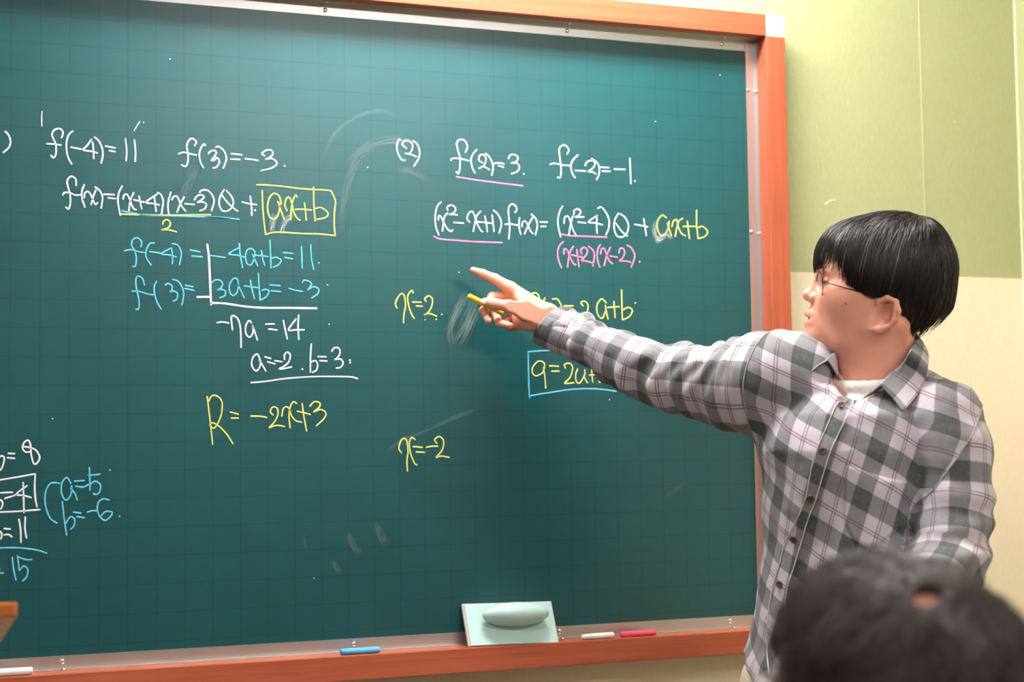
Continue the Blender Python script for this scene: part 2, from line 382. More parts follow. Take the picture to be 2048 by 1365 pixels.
 ('white equation (x squared - x + 1)f(x)=(x squared - 4)Q+', 'white', '7889,-2500 7808,-2588 7767,-2775 7777,-2976 7833,-3134;7831,-2848 7832,-2780 7877,-2779 7929,-2886 7998,-3002 8069,-3059 8114,-3032;8020,-2706 7947,-2801 7909,-3056;8020,-2655 8012,-2596 8075,-2557 8146,-2574 8181,-2640 8126,-2710 8055,-2733;8055,-2738 8126,-2731 8212,-2741;8139,-2887 8339,-2892;8465,-2867 8412,-2801 8449,-2698 8521,-2661 8574,-2761 8626,-2912 8697,-3028 8729,-3044;8693,-2646 8610,-2743 8573,-2880 8534,-3043;8636,-2857 8790,-2864 8935,-2875;8777,-2736 8807,-2888 8823,-3041;8928,-2710 8944,-2866 8963,-3028;8956,-2618 9046,-2692 9114,-2826 9106,-2946 9068,-3058;9404,-2644 9442,-2591 9424,-2523 9351,-2483 9286,-2528 9267,-2632 9282,-2820 9289,-2974 9268,-3163;9193,-2883 9300,-2871 9391,-2884 9455,-2891;9500,-2743 9483,-2881 9500,-3001 9521,-3069;9547,-2913 9557,-2836 9613,-2808 9668,-2875 9721,-2993 9772,-3043;9781,-2715 9686,-2874 9600,-3057;9745,-2665 9836,-2748 9871,-2884 9828,-3067;9928,-2813 10087,-2808;9942,-2899 10048,-2895;10414,-2481 10354,-2581 10308,-2757 10324,-2929 10364,-3091;10439,-2817 10457,-2708 10517,-2673 10574,-2769 10630,-2941 10687,-3036;10635,-2668 10598,-2768 10539,-3041;10659,-2635 10661,-2559 10744,-2523 10802,-2575 10754,-2653 10682,-2688;10706,-2688 10872,-2677;10739,-2784 10905,-2796;11159,-2638 10965,-2772 11108,-2788 11270,-2820;11153,-2682 11143,-2835 11152,-2988;11173,-2495 11258,-2469 11375,-2608 11420,-2759 11393,-2914 11343,-3014;11629,-2571 11542,-2711 11526,-2887 11584,-3028 11704,-3046 11803,-2966 11842,-2810 11772,-2658 11665,-2585;11564,-2776 11682,-2926 11813,-3027;11976,-2783 12269,-2822;12182,-2661 12208,-2819 12233,-3000'),
 ('pink underline below x squared - x + 1', 'pink', '7734,-3166 7871,-3217 8245,-3233 8604,-3244 9129,-3244'),
 ('pink underline below x squared - 4', 'pink', '10381,-3036 10557,-3062 10865,-3063 11361,-3064'),
 ('pink factors (x+2)(x-2)', 'pink', '10418,-3186 10342,-3254 10293,-3385 10313,-3557 10370,-3696;10428,-3424 10435,-3337 10493,-3336 10550,-3464 10618,-3603 10677,-3634;10636,-3266 10551,-3399 10499,-3682;10586,-3441 10822,-3478;10706,-3329 10726,-3502 10747,-3671;10811,-3413 10789,-3338 10861,-3281 10931,-3333 10905,-3432 10797,-3544;10797,-3548 10927,-3558 11057,-3591;10956,-3256 11050,-3330 11084,-3449 11044,-3646;11219,-3215 11158,-3316 11143,-3447 11165,-3577 11199,-3664;11216,-3401 11242,-3302 11302,-3300 11359,-3441 11417,-3549 11476,-3586;11434,-3263 11359,-3419 11295,-3628;11419,-3439 11587,-3456;11625,-3367 11639,-3290 11712,-3277 11746,-3364 11695,-3475 11622,-3532;11622,-3532 11767,-3528 11876,-3547;11798,-3208 11894,-3260 11969,-3401 11937,-3534 11886,-3646;12073,-3530'),
 ('yellow ax+b at the end of the long equation', 'yellow', '12692,-2624 12594,-2579 12493,-2698 12485,-2854 12548,-2974 12635,-2982 12724,-2845 12753,-2689;12714,-2734 12749,-2845 12796,-2988;12812,-2798 12852,-2685 12927,-2660 12949,-2771 13021,-2924 13119,-2977;13065,-2621 12976,-2680 12924,-2816 12882,-2996;13061,-2789 13186,-2780 13362,-2778;13164,-2673 13185,-2852 13206,-3030;13382,-2441 13376,-2733 13401,-3024;13412,-2799 13513,-2773 13624,-2870 13559,-2973 13401,-3024'),
 ('yellow x=2', 'yellow', '6985,-4550 6956,-4449 7049,-4288 7125,-4301 7153,-4489 7121,-4664 7110,-4824;7308,-4254 7278,-4210 7200,-4314 7214,-4488 7273,-4662 7324,-4734;7291,-4429 7468,-4431;7366,-4500 7489,-4507;7567,-4409 7536,-4366 7614,-4306 7690,-4363 7673,-4509 7595,-4628 7517,-4672 7625,-4642 7773,-4689;7878,-4652;7763,-4748'),
 ('yellow x=-2', 'yellow', '7042,-7262 6994,-7175 7050,-7018 7141,-7019 7175,-7236 7152,-7408 7159,-7603;7317,-7022 7248,-6983 7201,-7092 7229,-7294 7303,-7468 7348,-7497;7276,-7151 7459,-7168;7336,-7252 7503,-7261;7535,-7169 7657,-7150 7765,-7152;7750,-7099 7705,-7026 7798,-6970 7880,-7043 7856,-7217 7732,-7360 7824,-7338 7993,-7364'),
 ('yellow f(2)=2a+b behind the pointing hand', 'yellow', '9888,-4351 9873,-4246 9777,-4203 9685,-4295 9701,-4504 9729,-4773;10009,-4294 9961,-4424 9980,-4649;9950,-4500 10049,-4432 10113,-4497 10062,-4618;10165,-4315 10263,-4314 10327,-4388 10358,-4493 10306,-4644;10408,-4447 10606,-4443;10423,-4522 10614,-4525;10821,-4439 10772,-4380 10855,-4348 10927,-4422 10901,-4575 10816,-4691 10916,-4684 11048,-4700;11322,-4370 11223,-4295 11120,-4419 11133,-4601 11232,-4676 11319,-4507;11304,-4416 11334,-4598 11356,-4689;11354,-4461 11606,-4441;11490,-4336 11511,-4663;11664,-4103 11665,-4379 11669,-4700;11689,-4501 11809,-4453 11892,-4513 11822,-4636 11679,-4700;11964,-4358'),
 ('short yellow stroke showing below the cuff', 'yellow', '10019,-5225 10094,-5218'),
 ('yellow 9=2a+b inside the blue box', 'yellow', '9980,-5668 9965,-5563 9852,-5534 9738,-5639 9720,-5758 9799,-5818 9930,-5758 9974,-5638;9954,-5653 9983,-5847 9996,-6056;10078,-5623 10273,-5631;10125,-5727 10288,-5727;10420,-5666 10405,-5591 10520,-5576 10574,-5666 10515,-5847 10398,-5961 10595,-5952;10682,-5681 10638,-5786 10645,-5922 10727,-5952 10829,-5786 10831,-5695;10812,-5816 10860,-5921 10892,-5952;10928,-5801 11094,-5800;10980,-5695 10999,-5936;11130,-5664 11142,-5936 11209,-5891'),
 ('blue box around 9=2a+b', 'blue', '9629,-5356 9888,-5334 10295,-5315 10607,-5310;9639,-5341 9640,-5699 9644,-6026 9654,-6249;9664,-6205 10069,-6146 10560,-6081 11056,-6072 11506,-6119'),
]

# ------------------------------------------------------------------ the room
XL, XR, YF, YB = -3.2, 2.158, -5.6, 0.012      # left wall, right wall, rear wall, board wall
def shell(name, lo, hi, mat):
    return tag(box(name, lo, hi, mat), kind='structure')


shell('floor', (XL - 0.1, YF - 0.1, -0.1), (XR + 0.1, YB + 0.1, 0.0), M['floor'])
shell('ceiling', (XL - 0.1, YF - 0.1, CEIL), (XR + 0.1, YB + 0.1, CEIL + 0.1), M['ceiling'])
wall_back = shell('wall_back', (XL - 0.1, YB, 0.0), (XR + 0.1, YB + 0.1, CEIL), M['wall'])
shell('wall_right', (XR, YF, 0.0), (XR + 0.1, YB, CEIL), M['wall'])
shell('wall_left', (XL - 0.1, YF, 0.0), (XL, YB, CEIL), M['side_wall'])
shell('wall_front', (XL - 0.1, YF - 0.1, 0.0), (XR + 0.1, YF, CEIL), M['side_wall'])
# the pale bead of filler that runs up the corner, and the paper's overlapped seam
V, F = tube_mesh([(XR - 0.001, YB - 0.001, z) for z in np.linspace(0, CEIL, 12)], 0.0030, 6)
tag(pydata('trim_1', V, F, plain('pale_corner_filler', srgb(222, 226, 190), 0.6)), kind='structure')
shell('trim_2', (1.900, YB - 0.0009, Z0 - 0.363), (1.9035, YB + 0.001, CEIL), plain('paper_seam', srgb(196, 194, 150), 0.6))

# ceiling lamps
LAMP_PLACE = ['close to the wall above the chalkboard', 'near the right wall behind the student', 'added as unseen fill over the left side of the room']
def tube_material(watts, length):
    dm = NT('glowing_tube')
    dm.b.inputs['Emission Color'].default_value = LAMP_COLOR + (1,)
    dm.b.inputs['Emission Strength'].default_value = watts / (math.pi * 2 * math.pi * 0.014 * length)
    return dm.base(srgb(245, 245, 240), 0.5)


for (lx, ly, la, lb, rot, lw), where in zip(LAMPS, LAMP_PLACE):
    e = empty('ceiling_lamp', (lx, ly, CEIL - 0.07))
    tag(e, 'long white twin tube ceiling lamp ' + where, 'ceiling lamp', 'ceiling lamps')
    LMX = Matrix.Translation((lx, ly, 0)) @ Matrix.Rotation(rot, 4, 'Z')
    box('housing', (-la / 2 - .02, -lb / 2 - .035, CEIL - 0.045), (la / 2 + .02, lb / 2 + .035, CEIL), M['white_plastic'], e, 0.006, LMX)
    glow = tube_material(lw, la)
    for s in (-0.5, 0.5):
        V, F = tube_mesh([LMX @ Vector((x, lb * s, CEIL - 0.0625)) for x in np.linspace(-la / 2, la / 2, 6)], 0.014, 14)
        pydata('tube', V, F, glow, e, True)

# ------------------------------------------------------------------ the chalkboard
BX0, BX1 = -2.10, 1.4815                     # inner faces of the frame
BT, BB = Z0 + 0.1150, Z0 - 1.0885            # underside of the top rail, top of the ledge
RAIL, DEEP, TRAY = 0.045, 0.047, 0.056
board = empty('chalkboard', (0.0, 0.0, BB - 0.05))
tag(board, 'large green ruled chalkboard in a red wood frame covered in chalk equations', 'chalkboard')
box('writing_surface', (BX0 - .01, 0.0, BB - .01), (BX1 + .01, 0.0115, BT + .01), M['board'], board)
fr = empty('frame', (0, 0, BB)); fr.parent = board; fr.location = (0, 0, 0.05)
box('top_rail', (BX0 - RAIL - .001, -DEEP, BT), (BX1 + 0.0006, 0.0115, BT + RAIL), M['wood_x'], fr, 0.0015)
box('ledge', (BX0 - RAIL, -TRAY, BB - RAIL), (BX1 + RAIL, 0.0115, BB), M['wood_x'], fr, 0.0015)
box('side_rail', (BX1, -DEEP, BB), (BX1 + RAIL, 0.0115, BT), M['wood_z'], fr, 0.0015)
box('side_rail', (BX0 - RAIL, -DEEP, BB), (BX0, 0.0115, BT), M['wood_z'], fr, 0.0015)
bm = bmesh.new()
add_box(bm, (BX1 + 0.0006, -DEEP + .0005, BT), (BX1 + RAIL, 0.0115, BT + RAIL), 0.0)
corner_edges = [e for e in bm.edges if all(abs(v.co.x - BX1 - RAIL) < 1e-5 and abs(v.co.z - BT - RAIL) < 1e-5 for v in e.verts)]
bmesh.ops.bevel(bm, geom=corner_edges, offset=0.008, segments=5, profile=0.5, affect='EDGES')
o = bm_obj('corner_cap', bm, M['corner'], fr)
tag(o, 'cream plastic corner cap')
# aluminium angle strips: one leg lies on the board, the other on the wood
FL, TH = 0.0235, 0.0012


def angle_x(z, up, name):
    bm = bmesh.new()
    s = 1 if up else -1
    za, zb = sorted((z, z + s * FL))
    x1 = BX1 if up else BX1
    add_box(bm, (BX0, -TH, za), (x1, -0.0002, zb))
    za, zb = sorted((z, z + s * TH))
    add_box(bm, (BX0, -0.0225 if not up else -0.012, za), (x1, -TH, zb))
    return bm_obj(name, bm, M['alu'], fr)


def angle_z(x, s, name):
    bm = bmesh.new()
    xa, xb = sorted((x, x - s * FL))
    add_box(bm, (xa, -TH - .0014, BB + TH), (xb, -TH - .0002, BT - TH))
    xa, xb = sorted((x, x - s * TH))
    add_box(bm, (xa, -0.0105, BB + TH), (xb, -TH, BT - TH))
    return bm_obj(name, bm, M['alu'], fr)


s_top = angle_x(BT, False, 'top_strip')
s_bot = angle_x(BB, True, 'ledge_strip')
s_right = angle_z(BX1, 1, 'side_strip')
s_left = angle_z(BX0, -1, 'side_strip')


def rivet(p, n, r, parent):
    bm = bmesh.new()
    bmesh.ops.create_uvsphere(bm, u_segments=14, v_segments=8, radius=r)
    n = Vector(n)
    for v in bm.verts:
        v.co = v.co - n * (v.co.dot(n)) * 0.45
        v.co += Vector(p)
    return bm_obj('rivet', bm, M['rivet'], fr, True)


def board_xz(px, py):
    k = (0 - CAM_POS[1]) / (CAM_D + CAM_R * (px - 1024) / FPX - CAM_U * (py - 682.5) / FPX)[1]
    return at(px, py, k)


for px, py in ((650, 21), (1134, 62), (1443, 85)):                   # under the top rail
    q = board_xz(px, py)
    rivet((q[0], -TH, BT - 0.013), (0, -1, 0), 0.0048, s_top)
    rivet((q[0] - .002, -0.0115, BT - TH), (0, 0, -1), 0.0048, s_top)
for px, py in ((124, 1317), (708, 1279), (1119, 1256), (1461, 1237)):   # along the ledge
    q = board_xz(px, py)
    rivet((q[0], -TH, BB + 0.0135), (0, -1, 0), 0.0048, s_bot)
    rivet((q[0] + .001, -0.014, BB + TH), (0, 0, 1), 0.0048, s_bot)
for zz in (0.0105, -0.285, -0.70, -1.005):                           # up the right side
    rivet((BX1 - 0.0185, -TH - .0014, Z0 + zz), (0, -1, 0), 0.0044, s_right)
    rivet((BX1 - TH, -0.0062, Z0 + zz - .003), (-1, 0, 0), 0.0040, s_right)

# the chalk writing, stroke by stroke (tenths of a millimetre from the first ruled crossing)
CHALK = {'white': ('chalk_white', 0.0032), 'white_thin': ('chalk_white', 0.0020), 'white_thick': ('chalk_white', 0.0042),
         'yellow': ('chalk_yellow', 0.0030), 'blue': ('chalk_blue', 0.0030), 'pink': ('chalk_pink', 0.0034)}
rnd = random.Random(5)


def stroke_mesh(pts, w):
    """A raised flat ribbon of chalk, rounded at the ends, of uneven width."""
    P = [np.array(p) for p in pts]
    if len(P) == 1:
        V = [(P[0][0], -0.0006, P[0][1])]
        for k in range(8):
            V.append((P[0][0] + w * .6 * math.cos(k * .785), -0.0001, P[0][1] + w * .6 * math.sin(k * .785)))
        return V, [(0, 1 + (k + 1) % 8, 1 + k) for k in range(8)]
    Q = catmull(P, 5)
    Q = [Q[0]] + [q for i, q in enumerate(Q[1:], 1) if np.linalg.norm(q - Q[i - 1]) > 1e-6]
    Q = np.array(Q)
    T = np.gradient(Q, axis=0); T /= np.linalg.norm(T, axis=1)[:, None] + 1e-12
    N = np.stack((-T[:, 1], T[:, 0]), 1)
    n = len(Q)
    Q = np.vstack((Q[:1] - T[:1] * w * .35, Q, Q[-1:] + T[-1:] * w * .35)); N = np.vstack((N[:1], N, N[-1:]))
    press = np.array([rnd.uniform(0.82, 1.12) for _ in range(n + 2)])
    press = np.convolve(np.pad(press, 1, 'edge'), (.3, .4, .3), 'valid')
    press[0] *= .45; press[-1] *= .45
    V = []; F = []
    for i in range(n + 2):
        for s, h in ((-.5, -0.0001), (-.3, -0.0006), (.3, -0.0006), (.5, -0.0001)):
            q = Q[i] + N[i] * w * s * press[i]
            V.append((q[0], h, q[1]))
    for i in range(n + 1):
        for k in range(3):
            F.append((i * 4 + k, i * 4 + k + 1, i * 4 + k + 5, i * 4 + k + 4))
    return V, F


for label, colour, text in WRITING:
    mname, w = CHALK[colour]
    parts = []
    for st in text.split(';'):
        pts = [tuple(float(c) * 1e-4 for c in p.split(',')) for p in st.split()]
        parts.append(stroke_mesh([(x, Z0 + z) for x, z in pts], w))
    V, F = merge(parts)
    o = pydata('chalk_writing', V, F, M[mname], board)
    tag(o, label)

# wiped dust and eraser streaks left on the board
def streak(path, width, mat, name='chalk_smudge'):
    Q = np.array(catmull([board_xz(*p)[[0, 2]] for p in path], 6))
    T = np.gradient(Q, axis=0); T /= np.linalg.norm(T, axis=1)[:, None]
    N = np.stack((-T[:, 1], T[:, 0]), 1)
    V = []; F = []; UV = []
    n = len(Q)
    for i in range(n):
        for k in range(5):
            s = k / 4 - .5
            q = Q[i] + N[i] * width * s
            V.append((q[0], -0.00009 - 0.00001 * (len(bpy.data.meshes) % 3), q[1])); UV.append((k / 4, i / (n - 1)))
    for i in range(n - 1):
        for k in range(4):
            F.append((i * 5 + k, i * 5 + k + 1, i * 5 + k + 6, i * 5 + k + 5))
    o = pydata(name, V, F, mat, board)
    uv = o.data.uv_layers.new(name='UVMap')
    for lp in o.data.loops:
        uv.data[lp.index].uv = UV[lp.vertex_index]
    return o


sm_soft = mat_smudge('wiped_chalk_dust', srgb(200, 214, 206), 0.42, 1.0, (9.0, 1.6))
sm_line = mat_smudge('eraser_streaks', srgb(190, 212, 212), 0.22, 1.0, (7.0, 2.5))
sm_thick = mat_smudge('rubbed_white_chalk', srgb(232, 236, 240), 0.75, 1.0, (5.0, 2.0))
tag(streak([(936, 580), (912, 625), (900, 660), (905, 700)], 0.020, sm_soft), 'wiped patch of yellow chalk dust')
tag(streak([(955, 590), (940, 635), (925, 670), (912, 692)], 0.034, sm_soft), 'wiped patch of yellow chalk dust')
streak([(640, 330), (665, 275), (705, 238), (760, 222), (800, 236)], 0.010, sm_line)
streak([(690, 350), (715, 310), (760, 283), (800, 282), (835, 296)], 0.026, sm_line)
streak([(680, 470), (690, 400), (702, 350), (725, 310)], 0.022, sm_line)
streak([(790, 345), (815, 341), (840, 352), (858, 366)], 0.018, sm_line)
streak([(395, 325), (385, 350), (370, 380), (362, 400)], 0.022, sm_line)
streak([(1313, 490), (1318, 478), (1335, 470), (1345, 482)], 0.014, sm_thick)
streak([(1312, 440), (1308, 460), (1316, 480), (1332, 474)], 0.012, sm_thick)
streak([(548, 425), (545, 448), (543, 466)], 0.014, sm_thick)
streak([(588, 425), (570, 445), (560, 470)], 0.013, sm_thick)
streak([(690, 1060), (705, 1090), (722, 1115)], 0.020, sm_line)
streak([(745, 1040), (760, 1070), (774, 1095)], 0.022, sm_line)
streak([(660, 1120), (672, 1135), (682, 1150)], 0.016, sm_line)
streak([(606, 1068), (610, 1090), (612, 1108)], 0.008, sm_line)
streak([(765, 918), (800, 885), (900, 840), (1000, 800)], 0.012, sm_line)
streak([(1330, 995), (1345, 985), (1378, 960)], 0.012, sm_line)
V, F = merge([stroke_mesh([tuple(board_xz(px, py)[[0, 2]])], 0.0022) for px, py in
              ((105, 838), (340, 118), (628, 1157), (655, 570), (658, 649), (918, 545), (287, 245), (1311, 243), (735, 335),
               (1219, 800), (850, 640), (1205, 700), (1440, 150))])
tag(pydata('chalk_dust', V, F, M['chalk_white'], board), kind='stuff')
V, F = stroke_mesh([tuple(board_xz(px, py)[[0, 2]]) for px, py in ((268, 262), (275, 250), (280, 243))], 0.0018)
pydata('chalk_dust', V, F, M['chalk_white'], board)
# pale scuffs on the wallpaper
for path, w in (([(1650, 409), (1662, 402), (1671, 401)], 0.004), ([(1624, 512), (1626, 520)], 0.0035), ([(2045, 422), (2046, 432)], 0.004),
                ([(1910, 243), (1911, 245)], 0.003)):
    Q = [at(px, py, 1.0) for px, py in path]
    P = [CAM_POS + (q - CAM_POS) * ((YB - CAM_POS[1]) / (q - CAM_POS)[1]) for q in Q]
    V, F = stroke_mesh([(p[0], p[2]) for p in P], w)
    pydata('scuff_mark', [(v[0], v[1] + YB - .0001, v[2]) for v in V], F, plain('pale_scuff', srgb(214, 212, 180), 0.7), wall_back)

# ------------------------------------------------------------------ on the ledge
def ledge_x(px, py, y):
    q = at(px, py, 1.0)
    p = CAM_POS + (q - CAM_POS) * ((y - CAM_POS[1]) / (q - CAM_POS)[1])
    return p


def chalk_stick(name, pa, pb, r, y, mat, label, taper=0.0):
    a = ledge_x(pa[0], pa[1], y); b = ledge_x(pb[0], pb[1], y)
    zc = BB + r + 0.0002
    A = np.array((a[0], y, zc)); Bp = np.array((b[0], y, zc))
    ts = np.array([0, .012, .05, .3, .6, .92, .985, 1.0])
    rad = r * np.array([.80, .95, 1, 1, 1, 1 - taper * .3, .95 - taper * .4, .8 - taper * .5])
    V, F = tube_mesh([A + (Bp - A) * t for t in ts], rad, 20)
    o = pydata(name, V, F, mat, None, True)
    o.data.polygons[-1].use_smooth = False; o.data.polygons[-2].use_smooth = False
    tag(o, label, 'chalk')
    return o


solid = {k: plain('stick_of_' + k, c, 0.85) for k, c in
         (('blue_chalk', srgb(98, 176, 226)), ('pink_chalk', srgb(236, 84, 116)), ('white_chalk', srgb(242, 238, 236)), ('yellow_chalk', srgb(246, 206, 56)))}
chalk_stick('chalk', (681, 1312), (759, 1306), 0.0058, -0.046, solid['blue_chalk'], 'stick of blue chalk lying on the chalkboard ledge')
chalk_stick('chalk', (1227, 1275), (1163, 1279), 0.0058, -0.045, solid['white_chalk'], 'short worn white chalk between the eraser and the pink chalk', 0.6)
chalk_stick('chalk', (1241, 1272), (1311, 1268), 0.0052, -0.040, solid['pink_chalk'], 'stick of pink chalk lying on the ledge right of the eraser')
chalk_stick('chalk', (-40, 1365), (65, 1358), 0.0066, -0.045, solid['white_chalk'], 'thick white chalk at the far left end of the ledge')

# the eraser leans its top edge on the board
er_bl = ledge_x(942, 1297, -0.050); er_br = ledge_x(1116, 1284, -0.050)
ex0, ex1 = er_bl[0], er_br[0]
eb = np.array((0, -0.0505, BB + 0.0015)); et = np.array((0, -0.0125, BB + 0.0745))
up = (et - eb) / np.linalg.norm(et - eb); LEN = np.linalg.norm(et - eb)
nrm = np.array((0, -up[2], up[1])) if True else None
if nrm[1] > 0: nrm = -nrm
EM = Matrix(((1, up[0], nrm[0], (ex0 + ex1) / 2), (0, up[1], nrm[1], eb[1]), (0, up[2], nrm[2], eb[2]), (0, 0, 0, 1)))
eraser = empty('board_eraser', ((ex0 + ex1) / 2, eb[1], eb[2]))
tag(eraser, 'pale mint board eraser with an oval grip leaning on the chalkboard above the ledge', 'eraser')
W2 = (ex1 - ex0) / 2
mint = plain('mint_plastic', srgb(196, 226, 222), 0.28)
EM2 = EM @ Matrix.Rotation(math.radians(-1.2), 4, 'Z')
box('plate', (-W2, 0, -0.003), (W2, LEN, 0.0), mint, eraser, 0.001, EM2)
felt = NT('felt_pad'); felt.bump(felt.noise(felt.pos(), 900.0, 3.0), 0.6, 0.001)
box('felt_pad', (-W2 - .0035, -.0005, -0.0105), (W2 + .0035, LEN + .003, -0.0031), felt.base(srgb(206, 190, 188), 0.95), eraser, 0.002, EM2)
bm = bmesh.new()
bmesh.ops.create_uvsphere(bm, u_segments=48, v_segments=24, radius=1.0)
for v in bm.verts:
    x, y, z = v.co
    v.co = Vector((x * W2 * 0.76, y * 0.0225, z * 0.027))
    t = max(0.0, 1 - (v.co.z + 0.02) / 0.024)
    v.co.y *= 1 - .12 * t
bm.transform(EM2 @ Matrix.Translation((0.004, LEN * 0.62, 0.0190)))
bm_obj('grip', bm, mint, eraser, True)

# ------------------------------------------------------------------ the lectern, of which only a corner shows
lect = empty('lectern', (-0.42, -0.70, 0.0))
tag(lect, 'varnished wooden lectern with a sloping top and rounded corner at the lower left', 'lectern')
lw_m = NT('varnished_oak')
g = lw_m.noise(lw_m.mapping(lw_m.pos(), (6.0, 60.0, 160.0)), 1.0, 4.0, 0.6)
lw_m.base(lw_m.ramp(g, [(0.3, srgb(150, 74, 28)), (0.55, srgb(206, 118, 52)), (0.75, srgb(226, 150, 84))]), 0.25)
lp = at(36, 1204, 2.1)
tilt = math.radians(-13.5)
bm = bmesh.new()
add_box(bm, (-0.60, 0.0, -0.019), (0.0, 0.42, 0.0), 0.0)
edges = [e for e in bm.edges if all(v.co.x > -1e-6 and v.co.y < 1e-6 for v in e.verts) or all(v.co.x < -0.599 and v.co.y < 1e-6 for v in e.verts)]
bmesh.ops.bevel(bm, geom=edges, offset=0.006, segments=4, profile=0.5, affect='EDGES')
bmesh.ops.bevel(bm, geom=[e for e in bm.edges if abs(e.verts[0].co.z - e.verts[1].co.z) < 1e-6], offset=0.003, segments=2, profile=0.5, affect='EDGES')
LM = Matrix.Translation(Vector(lp)) @ Matrix.Rotation(tilt, 4, 'X')
bm.transform(LM)
bm_obj('sloping_top', bm, lw_m.m, lect)
x0, y0, z0 = lp
bm = bmesh.new()
prof = [(y0 + .06, 0.0), (y0 + .30, 0.0), (y0 + .30, z0 - .30 * .24 - .022), (y0 + .06, z0 - .06 * .24 - .022)]
va = [bm.verts.new((x0 - 0.44, p[0], p[1])) for p in prof]; vb = [bm.verts.new((x0 - 0.16, p[0], p[1])) for p in prof]
bm.faces.new(va[::-1]); bm.faces.new(vb)
for i in range(4):
    j = (i + 1) % 4
    bm.faces.new((va[i], va[j], vb[j], vb[i]))
bm_obj('body', bm, lw_m.m, lect)

# ------------------------------------------------------------------ sculpting with distance fields
class Field:
    """A signed distance field on a regular grid; shapes blend into it, then a mesh is drawn around it."""
    def __init__(self, lo, hi, h):
        self.lo = np.asarray(lo, float); self.h = h
        n = np.ceil((np.asarray(hi, float) - self.lo) / h).astype(int) + 1
        self.F = np.full(n, 1.0, np.float32)
        self.ax = [(self.lo[i] + h * np.arange(n[i])).astype(np.float32) for i in range(3)]

    def window(self, lo, hi):
        s = []
        for i in range(3):
            a = int(np.clip(np.floor((lo[i] - self.lo[i]) / self.h), 0, self.F.shape[i]))
            b = int(np.clip(np.ceil((hi[i] - self.lo[i]) / self.h) + 1, 0, self.F.shape[i]))
            s.append(slice(a, b))
        return tuple(s)

    def xyz(self, s):
        return (self.ax[0][s[0]][:, None, None], self.ax[1][s[1]][None, :, None], self.ax[2][s[2]][None, None, :])

    def blend(self, s, d, k, op='add'):
        f = self.F[s]
        if op == 'sub': d = -d
        sign = 1.0 if op == 'add' else -1.0
        a, b = sign * f, sign * d
        if k > 0:
            hh = np.clip(0.5 + 0.5 * (b - a) / k, 0, 1)
            r = b * (1 - hh) + a * hh - k * hh * (1 - hh)
        else:
            r = np.minimum(a, b)
        self.F[s] = sign * r

    def limb(self, a, b, ra, rb, k=0.0, op='add', flat=None):
        """A tapered limb with round ends; flat=(direction, factor) squashes it along a direction."""
        a = np.asarray(a, float); b = np.asarray(b, float)
        m = max(ra, rb) + k + 3 * self.h + 0.012
        s = self.window(np.minimum(a, b) - m, np.maximum(a, b) + m)
        X, Y, Z = self.xyz(s)
        ab = b - a
        L2 = float(ab @ ab) + 1e-12
        px, py, pz = X - a[0], Y - a[1], Z - a[2]
        t = np.clip((px * ab[0] + py * ab[1] + pz * ab[2]) / L2, 0, 1)
        qx, qy, qz = px - t * ab[0], py - t * ab[1], pz - t * ab[2]
        if flat is not None:
            n, fct = flat
            n = np.asarray(n, float) / np.linalg.norm(n)
            dn = (qx * n[0] + qy * n[1] + qz * n[2]) * (1.0 / fct - 1.0)
            qx, qy, qz = qx + dn * n[0], qy + dn * n[1], qz + dn * n[2]
        d = np.sqrt(qx * qx + qy * qy + qz * qz) - (ra + t * (rb - ra))
        self.blend(s, d.astype(np.float32), k, op)

    def chain(self, pts, radii, k=0.004, op='add', flat=None):
        for i in range(len(pts) - 1):
            self.limb(pts[i], pts[i + 1], radii[i], radii[i + 1], k, op, flat)

    def ball(self, c, r, axes=None, k=0.0, op='add'):
        """An ellipsoid with radii r along the rows of axes."""
        c = np.asarray(c, float); r = np.asarray(r, float) * np.ones(3)
        A = np.eye(3) if axes is None else np.asarray(axes, float)
        m = r.max() + k + 3 * self.h + 0.012
        s = self.window(c - m, c + m)
        X, Y, Z = self.xyz(s)
        p = (X - c[0], Y - c[1], Z - c[2])
        k0 = 0; k1 = 0
        for i in range(3):
            u = p[0] * A[i][0] + p[1] * A[i][1] + p[2] * A[i][2]
            k0 = k0 + (u / r[i]) ** 2
            k1 = k1 + (u / r[i] ** 2) ** 2
        k0 = np.sqrt(k0); k1 = np.sqrt(k1) + 1e-9
        self.blend(s, (k0 * (k0 - 1.0) / k1).astype(np.float32), k, op)

    def disp(self, fn):
        """Add a displacement where the surface runs."""
        idx = np.nonzero(np.abs(self.F) < 0.03)
        p = np.stack([self.ax[i][idx[i]] for i in range(3)], 1)
        self.F[idx] += fn(p).astype(np.float32)

    def cut(self, fn):
        """Keep only where fn(x, y, z) < 0."""
        X, Y, Z = self.xyz((slice(None),) * 3)
        self.F = np.maximum(self.F, fn(X, Y, Z).astype(np.float32))

    def sample(self, p):
        q = (np.asarray(p) - self.lo) / self.h
        n = np.array(self.F.shape)
        q = np.clip(q, 0, n - 1.001)
        i = q.astype(int); f = q - i
        r = 0
        for dx in (0, 1):
            for dy in (0, 1):
                for dz in (0, 1):
                    w = (f[:, 0] if dx else 1 - f[:, 0]) * (f[:, 1] if dy else 1 - f[:, 1]) * (f[:, 2] if dz else 1 - f[:, 2])
                    r = r + w * self.F[i[:, 0] + dx, i[:, 1] + dy, i[:, 2] + dz]
        return r

    def grad(self, p):
        e = self.h
        g = np.stack([self.sample(p + e * np.eye(3)[i]) - self.sample(p - e * np.eye(3)[i]) for i in range(3)], 1)
        return g / (np.linalg.norm(g, axis=1)[:, None] + 1e-9)

